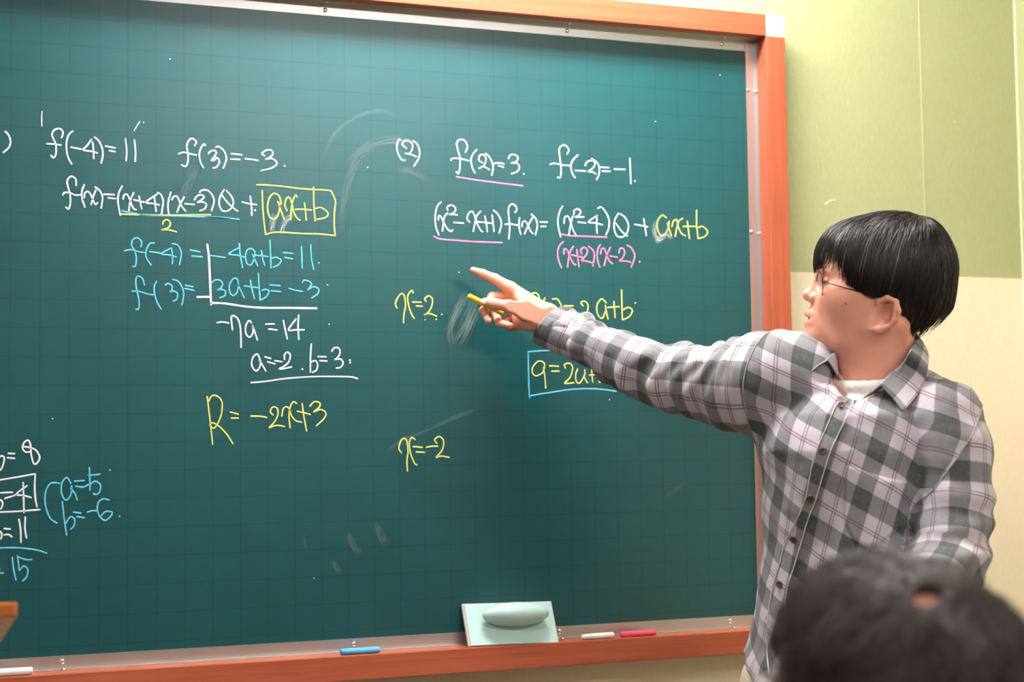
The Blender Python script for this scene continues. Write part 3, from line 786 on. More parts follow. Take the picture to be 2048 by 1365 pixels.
    def mesh(self):
        """Surface nets: one vertex per crossed cell, one quad per crossed edge."""
        F = self.F
        for i in range(3):                       # close whatever runs out of the grid
            for j in (0, -1):
                q = [slice(None)] * 3; q[i] = j
                F[tuple(q)] = np.maximum(F[tuple(q)], 0.4 * self.h)
        S = F < 0
        c = np.zeros(tuple(n - 1 for n in F.shape), np.uint8)
        sl = (slice(0, -1), slice(1, None))
        for dx in (0, 1):
            for dy in (0, 1):
                for dz in (0, 1):
                    c += S[sl[dx], sl[dy], sl[dz]]
        idx = np.stack(np.nonzero((c > 0) & (c < 8)), 1)
        ids = np.full(c.shape, -1, np.int32)
        ids[idx[:, 0], idx[:, 1], idx[:, 2]] = np.arange(len(idx))
        acc = np.zeros((len(idx), 3)); cnt = np.zeros(len(idx))
        corners = [(a, b, d) for a in (0, 1) for b in (0, 1) for d in (0, 1)]
        val = {q: F[idx[:, 0] + q[0], idx[:, 1] + q[1], idx[:, 2] + q[2]] for q in corners}
        for q in corners:
            for a in range(3):
                if q[a] == 0:
                    q2 = list(q); q2[a] = 1; q2 = tuple(q2)
                    v0, v1 = val[q], val[q2]
                    m = (v0 < 0) != (v1 < 0)
                    t = np.where(m, v0 / np.where(m, v0 - v1, 1), 0)
                    pt = np.array(q, float)[None, :].repeat(len(idx), 0)
                    pt[:, a] += t
                    acc[m] += pt[m]; cnt[m] += 1
        V = self.lo + self.h * (idx + acc / cnt[:, None])
        quads = []
        for a in range(3):
            b, d = (a + 1) % 3, (a + 2) % 3
            s0 = [slice(None)] * 3; s1 = [slice(None)] * 3
            s0[a] = slice(0, -1); s1[a] = slice(1, None)
            e = np.stack(np.nonzero(S[tuple(s0)] != S[tuple(s1)]), 1)
            ok = (e[:, b] > 0) & (e[:, d] > 0) & (e[:, b] < F.shape[b] - 1) & (e[:, d] < F.shape[d] - 1)
            e = e[ok]
            flip = S[e[:, 0], e[:, 1], e[:, 2]]
            q = []
            for ob, od in ((-1, -1), (0, -1), (0, 0), (-1, 0)):
                cc = e.copy(); cc[:, b] += ob; cc[:, d] += od
                q.append(ids[cc[:, 0], cc[:, 1], cc[:, 2]])
            q = np.stack(q, 1)
            q[~flip] = q[~flip][:, ::-1]
            quads.append(q)
        return V, np.concatenate(quads)


def relax(V, Q, n=1, f=0.5):
    """Even out a quad mesh without shrinking it much."""
    E = np.concatenate([Q[:, [0, 1]], Q[:, [1, 2]], Q[:, [2, 3]], Q[:, [3, 0]]])
    for it in range(n):
        for w in (f, -f * 0.9):
            acc = np.zeros_like(V); cnt = np.zeros(len(V))
            np.add.at(acc, E[:, 0], V[E[:, 1]]); np.add.at(cnt, E[:, 0], 1)
            np.add.at(acc, E[:, 1], V[E[:, 0]]); np.add.at(cnt, E[:, 1], 1)
            V = V + w * (acc / np.maximum(cnt, 1)[:, None] - V)
    return V


def quad_mesh(name, V, Q):
    me = bpy.data.meshes.new(name)
    me.vertices.add(len(V)); me.loops.add(Q.size); me.polygons.add(len(Q))
    me.vertices.foreach_set('co', np.asarray(V, np.float32).ravel())
    me.loops.foreach_set('vertex_index', np.asarray(Q, np.int32).ravel())
    k = Q.shape[1]
    me.polygons.foreach_set('loop_start', np.arange(0, Q.size, k, dtype=np.int32))
    me.polygons.foreach_set('use_smooth', np.ones(len(Q), bool))
    me.update(calc_edges=True)
    me.validate()
    return me


def wave(p, s, seed):
    """Smooth wandering noise in -1..1 (a sum of turned sine waves)."""
    r = np.random.RandomState(seed)
    o = np.zeros(len(p))
    for i in range(7):
        d = r.normal(size=3); d /= np.linalg.norm(d)
        o += np.sin(p @ d * (2 * math.pi / (s * r.uniform(0.7, 1.5))) + r.uniform(0, 6.3))
    return o / 4.0


def poly_inside(px, py, poly):
    c = np.zeros(px.shape, bool)
    n = len(poly)
    for i in range(n):
        x0, y0 = poly[i]; x1, y1 = poly[(i + 1) % n]
        c ^= ((y0 > py) != (y1 > py)) & (px < (x1 - x0) * (py - y0) / (y1 - y0 + 1e-12) + x0)
    return c


def strands_mesh(P, width, rnd):
    """P: strands x steps x 3 -> three-sided tapering hairs as one mesh."""
    N, S, _ = P.shape
    T = np.gradient(P, axis=1)
    T /= np.linalg.norm(T, axis=2)[:, :, None] + 1e-9
    ref = rnd.normal(size=(N, 1, 3))
    A = np.cross(T, ref); A /= np.linalg.norm(A, axis=2)[:, :, None] + 1e-9
    B = np.cross(T, A)
    w = width[:, None] * np.linspace(1.0, 0.25, S)[None, :]
    V = np.zeros((N, S, 3, 3))
    for k in range(3):
        t = 2 * math.pi * k / 3
        V[:, :, k] = P + w[:, :, None] * (A * math.cos(t) + B * math.sin(t))
    i = np.arange(N)[:, None, None] * (S * 3); s = np.arange(S - 1)[None, :, None] * 3; k = np.arange(3)[None, None, :]
    k2 = (k + 1) % 3
    Q = np.stack(np.broadcast_arrays(i + s + k, i + s + k2, i + s + 3 + k2, i + s + 3 + k), -1).reshape(-1, 4)
    return V.reshape(-1, 3), Q

# ------------------------------------------------------------------ materials for people
def mat_skin(name, base, deep, spots=False):
    t = NT(name)
    p = t.pos()
    n = t.noise(p, 45.0, 4.0, 0.6)
    f = t.noise(p, 900.0, 2.0)
    c = t.mix(t.math('MULTIPLY', n, 0.45), base, deep)
    if spots:
        vo = t.n('ShaderNodeTexVoronoi'); vo.inputs['Scale'].default_value = 95.0
        t.l(p, vo.inputs['Vector'])
        m = t.math('MULTIPLY', t.math('SUBTRACT', 0.16, vo.outputs['Distance'], clamp=True), 7.0, clamp=True)
        g = t.math('GREATER_THAN', t.noise(p, 30.0, 1.0), 0.58)
        c = t.mix(t.math('MULTIPLY', t.math('MULTIPLY', m, g), 0.55), c, srgb(120, 62, 46))
    t.b.inputs['Subsurface Weight'].default_value = 0.12
    t.b.inputs['Subsurface Radius'].default_value = (0.010, 0.004, 0.002)
    t.b.inputs['Subsurface Scale'].default_value = 0.6
    t.bump(f, 0.10, 0.0005)
    return t.base(c, 0.46, 0.0, 0.45)


def mat_plaid():
    """Flannel: UV in metres; bands across and along, fine twin lines between them."""
    t = NT('plaid_flannel')
    u = t.n('ShaderNodeUVMap'); u.uv_map = 'UVMap'
    s = t.n('ShaderNodeSeparateXYZ'); t.l(u.outputs[0], s.inputs[0])

    def bands(c, period, half):
        f = t.math('FRACT', t.math('ADD', t.math('DIVIDE', c, period), 100.0))
        d = t.math('ABSOLUTE', t.math('SUBTRACT', f, 0.5))          # 0 at the middle of the dark band
        band = t.math('MULTIPLY', t.math('SUBTRACT', half, d), 60.0, clamp=True)
        e = t.math('ABSOLUTE', t.math('SUBTRACT', t.math('SUBTRACT', 0.5, d), 0.030))
        line = t.math('MULTIPLY', t.math('SUBTRACT', 0.017, e), 120.0, clamp=True)
        e2 = t.math('ABSOLUTE', t.math('SUBTRACT', d, 0.03))
        faint = t.math('MULTIPLY', t.math('SUBTRACT', 0.012, e2), 120.0, clamp=True)
        return band, line, faint
    bu, lu, fu = bands(s.outputs[0], 1.0, 0.205)
    bv, lv, fv = bands(s.outputs[1], 1.0, 0.205)
    sp = t.noise(t.mapping(u.outputs[0], (95.0, 95.0, 1.0)), 1.0, 2.0, 0.7)
    soft = t.noise(t.mapping(u.outputs[0], (14.0, 14.0, 1.0)), 1.0, 3.0, 0.6)
    light = t.mix(sp, srgb(170, 158, 170), srgb(219, 207, 217))
    c = light
    one = t.math('MULTIPLY', t.math('MAXIMUM', bu, bv), t.math('ADD', 0.62, t.math('MULTIPLY', sp, 0.40)), clamp=True)
    c = t.mix(t.math('MULTIPLY', one, 0.90), c, srgb(66, 76, 72))
    two = t.math('MULTIPLY', bu, bv)
    c = t.mix(t.math('MULTIPLY', two, 0.88), c, srgb(30, 42, 37))
    c = t.mix(t.math('MULTIPLY', t.math('MULTIPLY', t.math('MAXIMUM', fu, fv), two), 0.35), c, srgb(80, 90, 84))
    c = t.mix(t.math('MULTIPLY', lv, 0.74), c, srgb(92, 44, 54))
    dash = t.math('ADD', 0.45, t.math('MULTIPLY', sp, 0.5))
    c = t.mix(t.math('MULTIPLY', lu, t.math('MULTIPLY', dash, 0.95)), c, srgb(58, 44, 50))
    c = t.mix(t.math('MULTIPLY', soft, 0.16), c, srgb(214, 206, 210))
    t.bump(t.math('ADD', t.math('MULTIPLY', sp, 0.4), soft), 0.30, 0.002)
    t.b.inputs['Sheen Weight'].default_value = 0.15
    return t.base(c, 0.95, 0.0, 0.15)


def mat_hair(name, c, tip, rough=0.36):
    t = NT(name)
    n = t.noise(t.pos(), 260.0, 2.0)
    return t.base(t.mix(n, c, tip), rough, 0.0, 0.55)


M['skin'] = mat_skin('warm_skin', srgb(230, 164, 140), srgb(212, 136, 112), True)
M['plaid'] = mat_plaid()
M['hair'] = mat_hair('black_hair', srgb(20, 16, 16), srgb(44, 36, 36))
M['hair_grey'] = mat_hair('greying_hair', srgb(150, 142, 140), srgb(180, 170, 168))
M['undershirt'] = plain('white_ribbed_cotton', srgb(240, 236, 230), 0.9)
M['trousers'] = plain('cream_trousers', srgb(226, 212, 190), 0.9)
M['black_metal'] = plain('black_spectacle_metal', srgb(22, 24, 26), 0.3, 0.6)

# ------------------------------------------------------------------ the teacher
FOOT = at(1700, 1000, 2.73)
teacher = empty('person', (FOOT[0], FOOT[1], 0.0))
tag(teacher, 'person in a grey plaid flannel shirt pointing at the chalkboard with a stretched arm', 'person')

# --- head, in its own axes: forward, left, up
HD = 2.76
HO = at(1760, 575, HD)
yaw = math.radians(5)
hf = -CAM_R * math.cos(yaw) + CAM_D * math.sin(yaw)
hu = CAM_U
hl = np.cross(hu, hf)
HA = np.stack((hf, hl, hu))


def on_plane(px, py, o, A, b):
    """Head coordinates of a point at lateral offset b that the photograph shows at (px, py)."""
    D = at(px, py, 1.0) - CAM_POS
    t = (b - (CAM_POS - o) @ A[1]) / (D @ A[1])
    q = CAM_POS + t * D - o
    return A @ q


def hp(px, py, b=0.0):
    return on_plane(px, py, HO, HA, b)


def to_px(w):
    v = np.asarray(w) - CAM_POS
    z = v @ CAM_D
    return 1024 + FPX * (v @ CAM_R) / z, 682.5 - FPX * (v @ CAM_U) / z


hfld = Field((-0.15, -0.105, -0.245), (0.15, 0.105, 0.145), 0.0019)
H = hfld
H.ball(hp(1770, 545), (0.104, 0.078, 0.084))
H.ball(hp(1702, 590), (0.060, 0.065, 0.078), k=0.03)
for s in (-1, 1):
    H.chain([hp(1644, 676), hp(1690, 678) + (0, s * .038, 0), hp(1742, 655) + (0, s * .056, 0), hp(1755, 610) + (0, s * .062, 0)],
            [0.019, 0.019, 0.017, 0.014], 0.026)
H.ball(hp(1655, 640), (0.031, 0.034, 0.034), k=0.022)
H.ball(hp(1700, 660), (0.050, 0.046, 0.036), k=0.02)
for s in (-1, 1):
    H.ball(hp(1676, 598) + (0, s * .041, 0), (0.030, 0.025, 0.026), k=0.02)
    H.ball(hp(1706, 592) + (0, s * .047, 0), (0.034, 0.025, 0.024), k=0.02)
    H.ball(hp(1700, 630) + (0, s * .044, 0), (0.036, 0.026, 0.034), k=0.02)
    H.limb(hp(1652, 546) + (0, s * .010, 0), hp(1660, 545) + (0, s * .044, 0), 0.0095, 0.0080, 0.014)
H.chain([hp(1644, 552), hp(1638, 566), hp(1620, 590)], [0.0065, 0.0075, 0.0105], 0.010)       # nose
H.ball(hp(1617.5, 590.5), (0.0100, 0.0100, 0.0092), k=0.005)
for s in (-1, 1):
    H.ball(hp(1630, 597) + (0, s * .0125, 0), (0.0105, 0.0066, 0.0085), k=0.004)
    H.ball(hp(1625, 604.5) + (0, s * .0065, 0), (0.0045, 0.0028, 0.0030), k=0.002, op='sub')
for s in (-1, 1):                                                                            # lips
    H.chain([hp(1619, 627), hp(1624, 629) + (0, s * .011, 0), hp(1637, 635) + (0, s * .025, 0)], [0.0072, 0.0062, 0.0036], 0.005)
    H.chain([hp(1619.5, 646), hp(1624, 645) + (0, s * .011, 0), hp(1637, 638) + (0, s * .024, 0)], [0.0080, 0.0068, 0.0036], 0.005)
for s in (-1, 1):
    H.chain([hp(1612, 637), hp(1619, 638) + (0, s * .012, 0), hp(1633, 637) + (0, s * .021, 0)], [0.0030, 0.0026, 0.0012], 0.002, 'sub')
H.ball(hp(1641, 675), (0.0185, 0.022, 0.0175), k=0.014)
H.limb(hp(1626, 659) + (-.004, -.014, 0), hp(1626, 659) + (-.004, .014, 0), 0.004, 0.004, 0.010, 'sub')
eyes = []
for s in (-1, 1):                                                                            # eyes
    H.ball(hp(1640, 565) + (0, s * .031, 0), (0.015, 0.019, 0.012), k=0.012, op='sub')
    e = hp(1659, 566) + np.array((0, s * .031, 0))
    eyes.append(e)
    H.ball(e, 0.0135, k=0.004)
    H.limb(e + (0.013, -s * .010, -.001), e + (0.009, s * .011, -.002), 0.0028, 0.0024, 0.0015, 'sub')
# neck
H.limb(hp(1766, 610), hp(1751, 735), 0.056, 0.057, 0.03)
H.limb(hp(1751, 735), hp(1742, 830), 0.058, 0.066, 0.03)
H.limb(hp(1672, 684), hp(1712, 705), 0.020, 0.034, 0.025)
for s in (-1, 1):
    H.limb(hp(1792, 655) + (0, s * .050, 0), hp(1712, 765) + (0, s * .016, 0), 0.013, 0.011, 0.016)
    H.limb(hp(1700, 772) + (0, s * .014, 0), hp(1745, 790) + (0, s * .075, 0), 0.009, 0.009, 0.015)
H.ball(hp(1700, 778), (0.006, 0.010, 0.008), k=0.012, op='sub')
# ears
for s in (-1, 1):
    def ep(px, py, b):
        q = hp(px, py, 0.078)
        return np.array((q[0], s * b, q[2]))
    H.ball(ep(1768, 632, .070), (0.020, 0.011, 0.028), k=0.006)
    H.chain([ep(1755, 624, .074), ep(1757, 604, .079), ep(1773, 597, .086), ep(1789, 605, .092), ep(1793, 622, .094), ep(1789, 640, .091),
             ep(1775, 653, .085), ep(1759, 660, .080), ep(1745, 659, .075)], [.0035, .0048, .0050, .0052, .0052, .0052, .0056, .0066, .0060], 0.0025)
    H.chain([ep(1784, 612, .082), ep(1783, 634, .080), ep(1768, 648, .077)], [.0055, .006, .0065], 0.006)
    H.limb(ep(1752, 646, .072), ep(1744, 658, .069), .006, .006, 0.006)
    H.limb(ep(1749, 632, .072), ep(1751, 644, .074), .0040, .0042, 0.005)
    H.ball(ep(1768, 631, .086), (0.0125, 0.0130, 0.0165), k=0.003, op='sub')
    H.ball(ep(1778, 609, .091), (0.0070, 0.0060, 0.0050), k=0.002, op='sub')
hV, hQ = H.mesh()
hV = relax(hV, hQ, 2)
HEAD = (hV @ HA + HO, hQ)

# --- hand with the pointing finger
a3 = lambda *q: at(*q)
pts_hand = [at(930, 520, 3.05), at(1130, 700, 3.20), at(930, 700, 3.05), at(1130, 520, 3.2)]
lo = np.min(pts_hand, 0) - 0.02; hi = np.max(pts_hand, 0) + 0.02
G = Field(lo, hi, 0.00115)
WR = at(1100, 640, 3.105)
K = {2: at(1020, 576, 3.118), 3: at(1018, 592, 3.132), 4: at(1020, 612, 3.140), 5: at(1030, 632, 3.142)}
for k, rr in ((2, .0122), (3, .0120), (4, .0115), (5, .0105)):
    G.chain([at(1088, 634 + (k - 3.5) * 7, 3.108 + (k - 2) * .004), K[k]], [.0165, rr], 0.012)
G.limb(at(1100, 640, 3.105), at(1165, 672, 3.085), 0.0235, 0.0255, 0.014)
G.limb(at(1096, 632, 3.100), at(1075, 644, 3.10), 0.020, 0.018, 0.012)
# index finger
G.chain([K[2], at(989, 558, 3.122), at(965, 548, 3.124), at(946.5, 541, 3.124)], [.0118, .0096, .0083, .0066], 0.004)
# middle finger, curled behind the chalk
G.chain([K[3], at(985, 594, 3.126), at(967, 622, 3.100), at(976, 642, 3.092)], [.0108, .0094, .0082, .0066], 0.003)
# ring finger
G.chain([K[4], at(988, 626, 3.128), at(998, 646, 3.104), at(1020, 652, 3.092)], [.0100, .0088, .0076, .0062], 0.003)
# little finger
G.chain([K[5], at(1010, 644, 3.138), at(1020, 656, 3.120), at(1036, 655, 3.108)], [.0092, .0076, .0066, .0056], 0.003)
# thumb
G.chain([at(1082, 636, 3.092), at(1050, 622, 3.072), at(1018, 613, 3.064), at(992, 609, 3.066), at(970, 604, 3.070)],
        [.0190, .0165, .0112, .0097, .0078], 0.006)
G.limb(at(1040, 600, 3.10), at(1052, 616, 3.085), 0.010, 0.012, 0.012)
G.chain([at(1090, 642, 3.098), at(1056, 641, 3.098), at(1036, 636, 3.110)], [.0185, .0175, .0120], 0.012)
gV, gQ = G.mesh()
gV = relax(gV, gQ, 2)
HAND = (gV, gQ)

# --- shirt: torso stations (height, centre, turn, half width, half depth), then the sleeves
ST = [(1440, 1648, 2.72, 62, .168, .126), (1320, 1656, 2.72, 61, .164, .122), (1200, 1684, 2.72, 55, .157, .118), (1080, 1698, 2.72, 49, .153, .116),
      (980, 1702, 2.72, 40, .155, .118), (900, 1704, 2.72, 31, .158, .118), (830, 1712, 2.73, 28, .156, .108), (790, 1728, 2.745, 28, .100, .078),
      ]
st_p = np.array([at(px, py, dep) for py, px, dep, *_ in ST])
order = np.argsort(st_p[:, 2])
st_z = st_p[order, 2]
st_x, st_y = st_p[order, 0], st_p[order, 1]
st_yaw = np.radians([ST[i][3] for i in order])
st_rx = np.array([ST[i][4] for i in order]); st_ry = np.array([ST[i][5] for i in order])
RH = np.array((CAM_R[0], CAM_R[1])); RH /= np.linalg.norm(RH)
DH = np.array((-RH[1], RH[0]))


def torso_local(x, y, z):
    cx, cy = np.interp(z, st_z, st_x), np.interp(z, st_z, st_y)
    yw = np.interp(z, st_z, st_yaw)
    rx, ry = np.interp(z, st_z, st_rx), np.interp(z, st_z, st_ry)
    # forward looks along -DH turned towards -RH; left is to the right of the picture
    fx, fy = -DH[0] * np.cos(yw) - RH[0] * np.sin(yw), -DH[1] * np.cos(yw) - RH[1] * np.sin(yw)
    lx, ly = -fy, fx
    dx, dy = x - cx, y - cy
    return dx * lx + dy * ly, dx * fx + dy * fy, rx, ry


ARM_R = [(1570, 762, 2.775, .076), (1514, 768, 2.805, .0735), (1464, 772, 2.845, .0655), (1403, 765, 2.890, .0590), (1342, 754, 2.935, .0565),
         (1285, 738, 2.980, .0510), (1232, 712, 3.020, .0460), (1174, 682, 3.065, .0405), (1125, 659, 3.095, .0380)]
ARM_L = [(1880, 846, 2.655, .068), (1902, 900, 2.635, .0640), (1906, 1000, 2.610, .0600), (1902, 1110, 2.570, .0600), (1850, 1210, 2.50, .052), (1770, 1320, 2.50, .044),
         (1735, 1385, 2.56, .040)]
armR = [at(*q[:3]) for q in ARM_R]; armL = [at(*q[:3]) for q in ARM_L]
allp = np.vstack((st_p, armR, armL))
lo = allp.min(0) - 0.19; hi = allp.max(0) + 0.19
lo[2] = at(1656, 1385, 2.72)[2] - 0.02; hi[2] = at(1125, 600, 3.10)[2] + 0.02
S = Field(lo, hi, 0.0042)
X, Y, Z = S.xyz((slice(None),) * 3)
zz = S.ax[2]
cxs = np.interp(zz, st_z, st_x); cys = np.interp(zz, st_z, st_y)
tl, tf, trx, try_ = torso_local(X, Y, Z)
kk = np.sqrt((tl / trx) ** 2 + (tf / try_) ** 2)
d_t = ((kk - 1.0) * np.minimum(trx, try_)).astype(np.float32)
d_t = np.maximum(d_t, Z - st_z[-1])
S.F[:] = d_t
NB = at(1750, 765, 2.765)
S.chain([at(1748, 800, 2.77), at(1650, 733, 2.800), at(1575, 745, 2.785)], [.050, .050, .062], 0.030)
S.chain([at(1748, 800, 2.77), at(1835, 792, 2.725), at(1884, 838, 2.67)], [.050, .042, .060], 0.030)
S.ball(at(1700, 895, 2.725), (.105, .085, .085), k=.05)
d_torso = S.F.copy()
S.chain(armR[:4], [q[3] for q in ARM_R[:4]], 0.040)
S.chain(armR[3:], [q[3] for q in ARM_R[3:]], 0.020)
for i in range(len(armL) - 1):
    S.limb(armL[i], armL[i + 1], ARM_L[i][3], ARM_L[i + 1][3], 0.010)
# the neck opening
S.limb(at(1752, 690, 2.765), at(1745, 775, 2.755), .066, .064, .006, 'sub')
S.limb(at(1722, 745, 2.70), at(1690, 800, 2.63), .050, .016, .006, 'sub')
arm_dir = armR[5] - armR[2]; arm_dir /= np.linalg.norm(arm_dir)


def folds(p):
    o = 0.0022 * wave(p, 0.10, 3) + 0.0011 * wave(p, 0.042, 71)
    # right sleeve: rucked rings that tighten towards the elbow
    s = (p - armR[4]) @ arm_dir
    r = p - armR[4] - s[:, None] * arm_dir
    side = r @ np.array((0, 0, 1.0))
    on = np.clip((s + 0.20) / 0.05, 0, 1)
    ph = s / 0.052 + 0.7 * wave(p, 0.16, 8) + side * 4.0
    ring = np.sin(2 * math.pi * ph)
    o += on * (0.0042 * np.sign(ring) * np.abs(ring) ** 0.7 * (0.55 + 0.45 * wave(p, 0.2, 4)))
    o += on * 0.0035 * wave(p, 0.07, 21)
    # drag lines on the chest and flank
    tl_, tf_, a_, b_ = torso_local(p[:, 0], p[:, 1], p[:, 2])
    th = np.arctan2(tl_, tf_)
    tors = np.clip(1 - on * 2, 0, 1)
    o += tors * 0.0022 * np.sin(2 * math.pi * (p[:, 2] / 0.16 + th * 0.55 + 0.35 * wave(p, 0.25, 5)))
    o += tors * 0.0030 * np.clip(wave(p * np.array((1, 1, .45)), 0.09, 11), -1, 0.8)
    # left elbow
    dl = np.linalg.norm(p - at(1925, 1090, 2.56), axis=1)
    o += np.exp(-(dl / 0.10) ** 2) * 0.005 * np.sin(2 * math.pi * (p[:, 2] / 0.045 + 0.5 * wave(p, .2, 6)))
    return o


S.disp(folds)
hem_front = at(1575, 1388, 2.60)[2]; hem_side = at(1488, 1312, 2.72)[2]


def below_hem(x, y, z):
    l_, f_, rx_, ry_ = torso_local(x, y, z)
    th = np.arctan2(l_, f_)
    hem = hem_side + (hem_front - hem_side) * np.clip((np.cos(th) - 0.70) / 0.30, 0, 1) + 0.004 * np.sin(th * 9)
    return hem - z


S.cut(below_hem)
# the right sleeve ends inside its cuff
ce = at(1112, 655, 3.10)
S.cut(lambda x, y, z: np.where(np.sqrt((x - ce[0]) ** 2 + (y - ce[1]) ** 2 + (z - ce[2]) ** 2) < 0.16,
                               (x - ce[0]) * arm_dir[0] + (y - ce[1]) * arm_dir[1] + (z - ce[2]) * arm_dir[2], -1.0))
sV, sQ = S.mesh()
sV = relax(sV, sQ, 2)

# which cloth a point belongs to, and where on that cloth it lies
PV, PU = 0.0755, 0.076
armhole_R = at(1548, 765, 2.79)
nR = arm_dir
nL = CAM_R * 0.80 - CAM_U * 0.60
holeL = at(1930, 865, 2.62)


def polyline_coord(p, pts):
    best = np.full(len(p), 1e9); s_out = np.zeros(len(p)); off = np.zeros((len(p), 3)); tan = np.zeros((len(p), 3))
    run = 0.0
    for i in range(len(pts) - 1):
        ab = pts[i + 1] - pts[i]; L = np.linalg.norm(ab)
        t = (p - pts[i]) @ ab / L ** 2
        tc = np.clip(t, 0 if i else -3, 1 if i < len(pts) - 2 else 3)
        q = p - pts[i] - tc[:, None] * ab
        d = np.linalg.norm(q, axis=1)
        m = d < best
        best[m] = d[m]; s_out[m] = run + tc[m] * L; off[m] = q[m]; tan[m] = ab / L
        run += L
    return s_out, off, tan


def uv_torso(p):
    l_, f_, rx_, ry_ = torso_local(p[:, 0], p[:, 1], p[:, 2])
    th = np.arctan2(l_ / rx_, f_ / ry_)
    w = th * 0.145
    # over the shoulders the cloth runs sideways and back instead of round and up
    top = at(1575, 745, 2.785)[2]
    k = np.clip((p[:, 2] - (top - 0.085)) / 0.07, 0, 1)
    w = w * (1 - k) + l_ * k
    v = p[:, 2] + 0.9 * k * np.clip(0.055 - f_, 0, 0.3)
    zb = at(1683, 806, 2.62)[2]
    return np.stack((w / PU + 0.5, (v - zb + 0.50 * w) / PV), 1)


def uv_sleeve(p, pts, s0, per, a0):
    s, off, tan = polyline_coord(p, pts)
    ref = np.array((0, 0, 1.0))
    up = ref - tan * (tan @ ref)[:, None]; up /= np.linalg.norm(up, axis=1)[:, None]
    sd = np.cross(tan, up)
    ang = np.arctan2((off * sd).sum(1), (off * up).sum(1))
    return np.stack((ang * 0.058 / 0.080 + a0, (s - s0) / per), 1)


def uv_sleeve_L(p):
    s, off, tan = polyline_coord(p, armL)
    sd = CAM_R - tan * (tan @ CAM_R)[:, None]; sd /= np.linalg.norm(sd, axis=1)[:, None]
    up = np.cross(tan, sd)
    ang = np.arctan2((off * up).sum(1), (off * sd).sum(1))
    return np.stack((ang * 0.060 / 0.080 + 0.28, s / 0.083 + 0.33), 1)


axisR = [armR[1] + (armR[1] - armR[4]) * .5, armR[4], armR[8]]
sR0 = polyline_coord(at(1436, 768, 2.866)[None], axisR)[0][0]


def cloth(p):
    """0 torso, 1 right sleeve, 2 left sleeve."""
    part = np.zeros(len(p), int)
    part[(p - armhole_R) @ nR > 0] = 1
    _, off, _ = polyline_coord(p, armL)
    dL = np.linalg.norm(off, axis=1) - 0.066
    part[((p - holeL) @ nL > 0) & (dL < S_torso.sample(p) + 0.004)] = 2
    return part


S_torso = Field(S.lo, S.lo + 0.01, S.h); S_torso.F = d_torso; S_torso.ax = S.ax


def fabric(me):
    """Lay the plaid on a mesh, face by face, so that it breaks at the seams as sewn cloth does."""
    n = len(me.vertices)
    V = np.zeros(n * 3, np.float32); me.vertices.foreach_get('co', V); V = V.reshape(-1, 3).astype(float)
    nl = len(me.loops)
    li = np.zeros(nl, np.int32); me.loops.foreach_get('vertex_index', li)
    np_ = len(me.polygons)
    lt = np.zeros(np_, np.int32); me.polygons.foreach_get('loop_total', lt)
    ls = np.zeros(np_, np.int32); me.polygons.foreach_get('loop_start', ls)
    cen = np.zeros(np_ * 3, np.float32); me.polygons.foreach_get('center', cen); cen = cen.reshape(-1, 3).astype(float)
    pt = np.repeat(cloth(cen), lt)
    U = np.stack((uv_torso(V), uv_sleeve(V, axisR, sR0, 0.083, 0.5), uv_sleeve_L(V)))
    uv = U[pt, li]
    # angles jump behind the body: keep each face on one side of the jump
    per = np.array([2 * math.pi * 0.145 / PU, 2 * math.pi * 0.058 / 0.080, 2 * math.pi * 0.060 / 0.080])[pt]
    first = uv[np.repeat(ls, lt), 0]
    uv[:, 0] -= per * np.round((uv[:, 0] - first) / per)
    lay = me.uv_layers.new(name='UVMap')
    lay.data.foreach_set('uv', uv.astype(np.float32).ravel())


me = quad_mesh('shirt', sV, sQ)
bm = bmesh.new(); bm.from_mesh(me)
for co, no in ((armhole_R, nR), (holeL, nL)):
    bmesh.ops.bisect_plane(bm, geom=bm.verts[:] + bm.edges[:] + bm.faces[:], dist=0.0002, plane_co=Vector(co), plane_no=Vector(no))
bm.to_mesh(me)
fabric(me)
# the armhole seams run where the sleeve cloth meets the body cloth
bm.faces.ensure_lookup_table(); bm.edges.ensure_lookup_table(); bm.verts.index_update(); bm.faces.index_update()
fp = cloth(np.array([f.calc_center_median() for f in bm.faces]))
SEAM = {}
for e in bm.edges:
    if len(e.link_faces) == 2:
        a_, b_ = (fp[f.index] for f in e.link_faces)
        if a_ != b_:
            k_ = max(a_, b_)
            n_ = (e.link_faces[0].normal + e.link_faces[1].normal).normalized() * 0.0006
            SEAM.setdefault(k_, []).append((e.verts[0].index, e.verts[1].index, tube_mesh([e.verts[0].co + n_, e.verts[1].co + n_], 0.0010, 5)))
bm.free()
me.polygons.foreach_set('use_smooth', [True] * len(me.polygons))
shirt = link_mesh('shirt', me, M['plaid'], teacher)
tag(shirt, 'grey plaid flannel shirt')
shirt_tree = BVHTree.FromPolygons([tuple(v) for v in sV], [tuple(q) for q in sQ.tolist()])


def on_shirt(px, py, lift=0.0):
    d = Vector(at(px, py, 1.0) - CAM_POS).normalized()
    loc, n, i, _ = shirt_tree.ray_cast(Vector(CAM_POS), d)
    if loc is None:
        loc, n, i, _ = shirt_tree.find_nearest(Vector(at(px, py, 2.65)))
    if n.dot(d) > 0: n = -n
    return np.array(loc + n * lift), np.array(n)


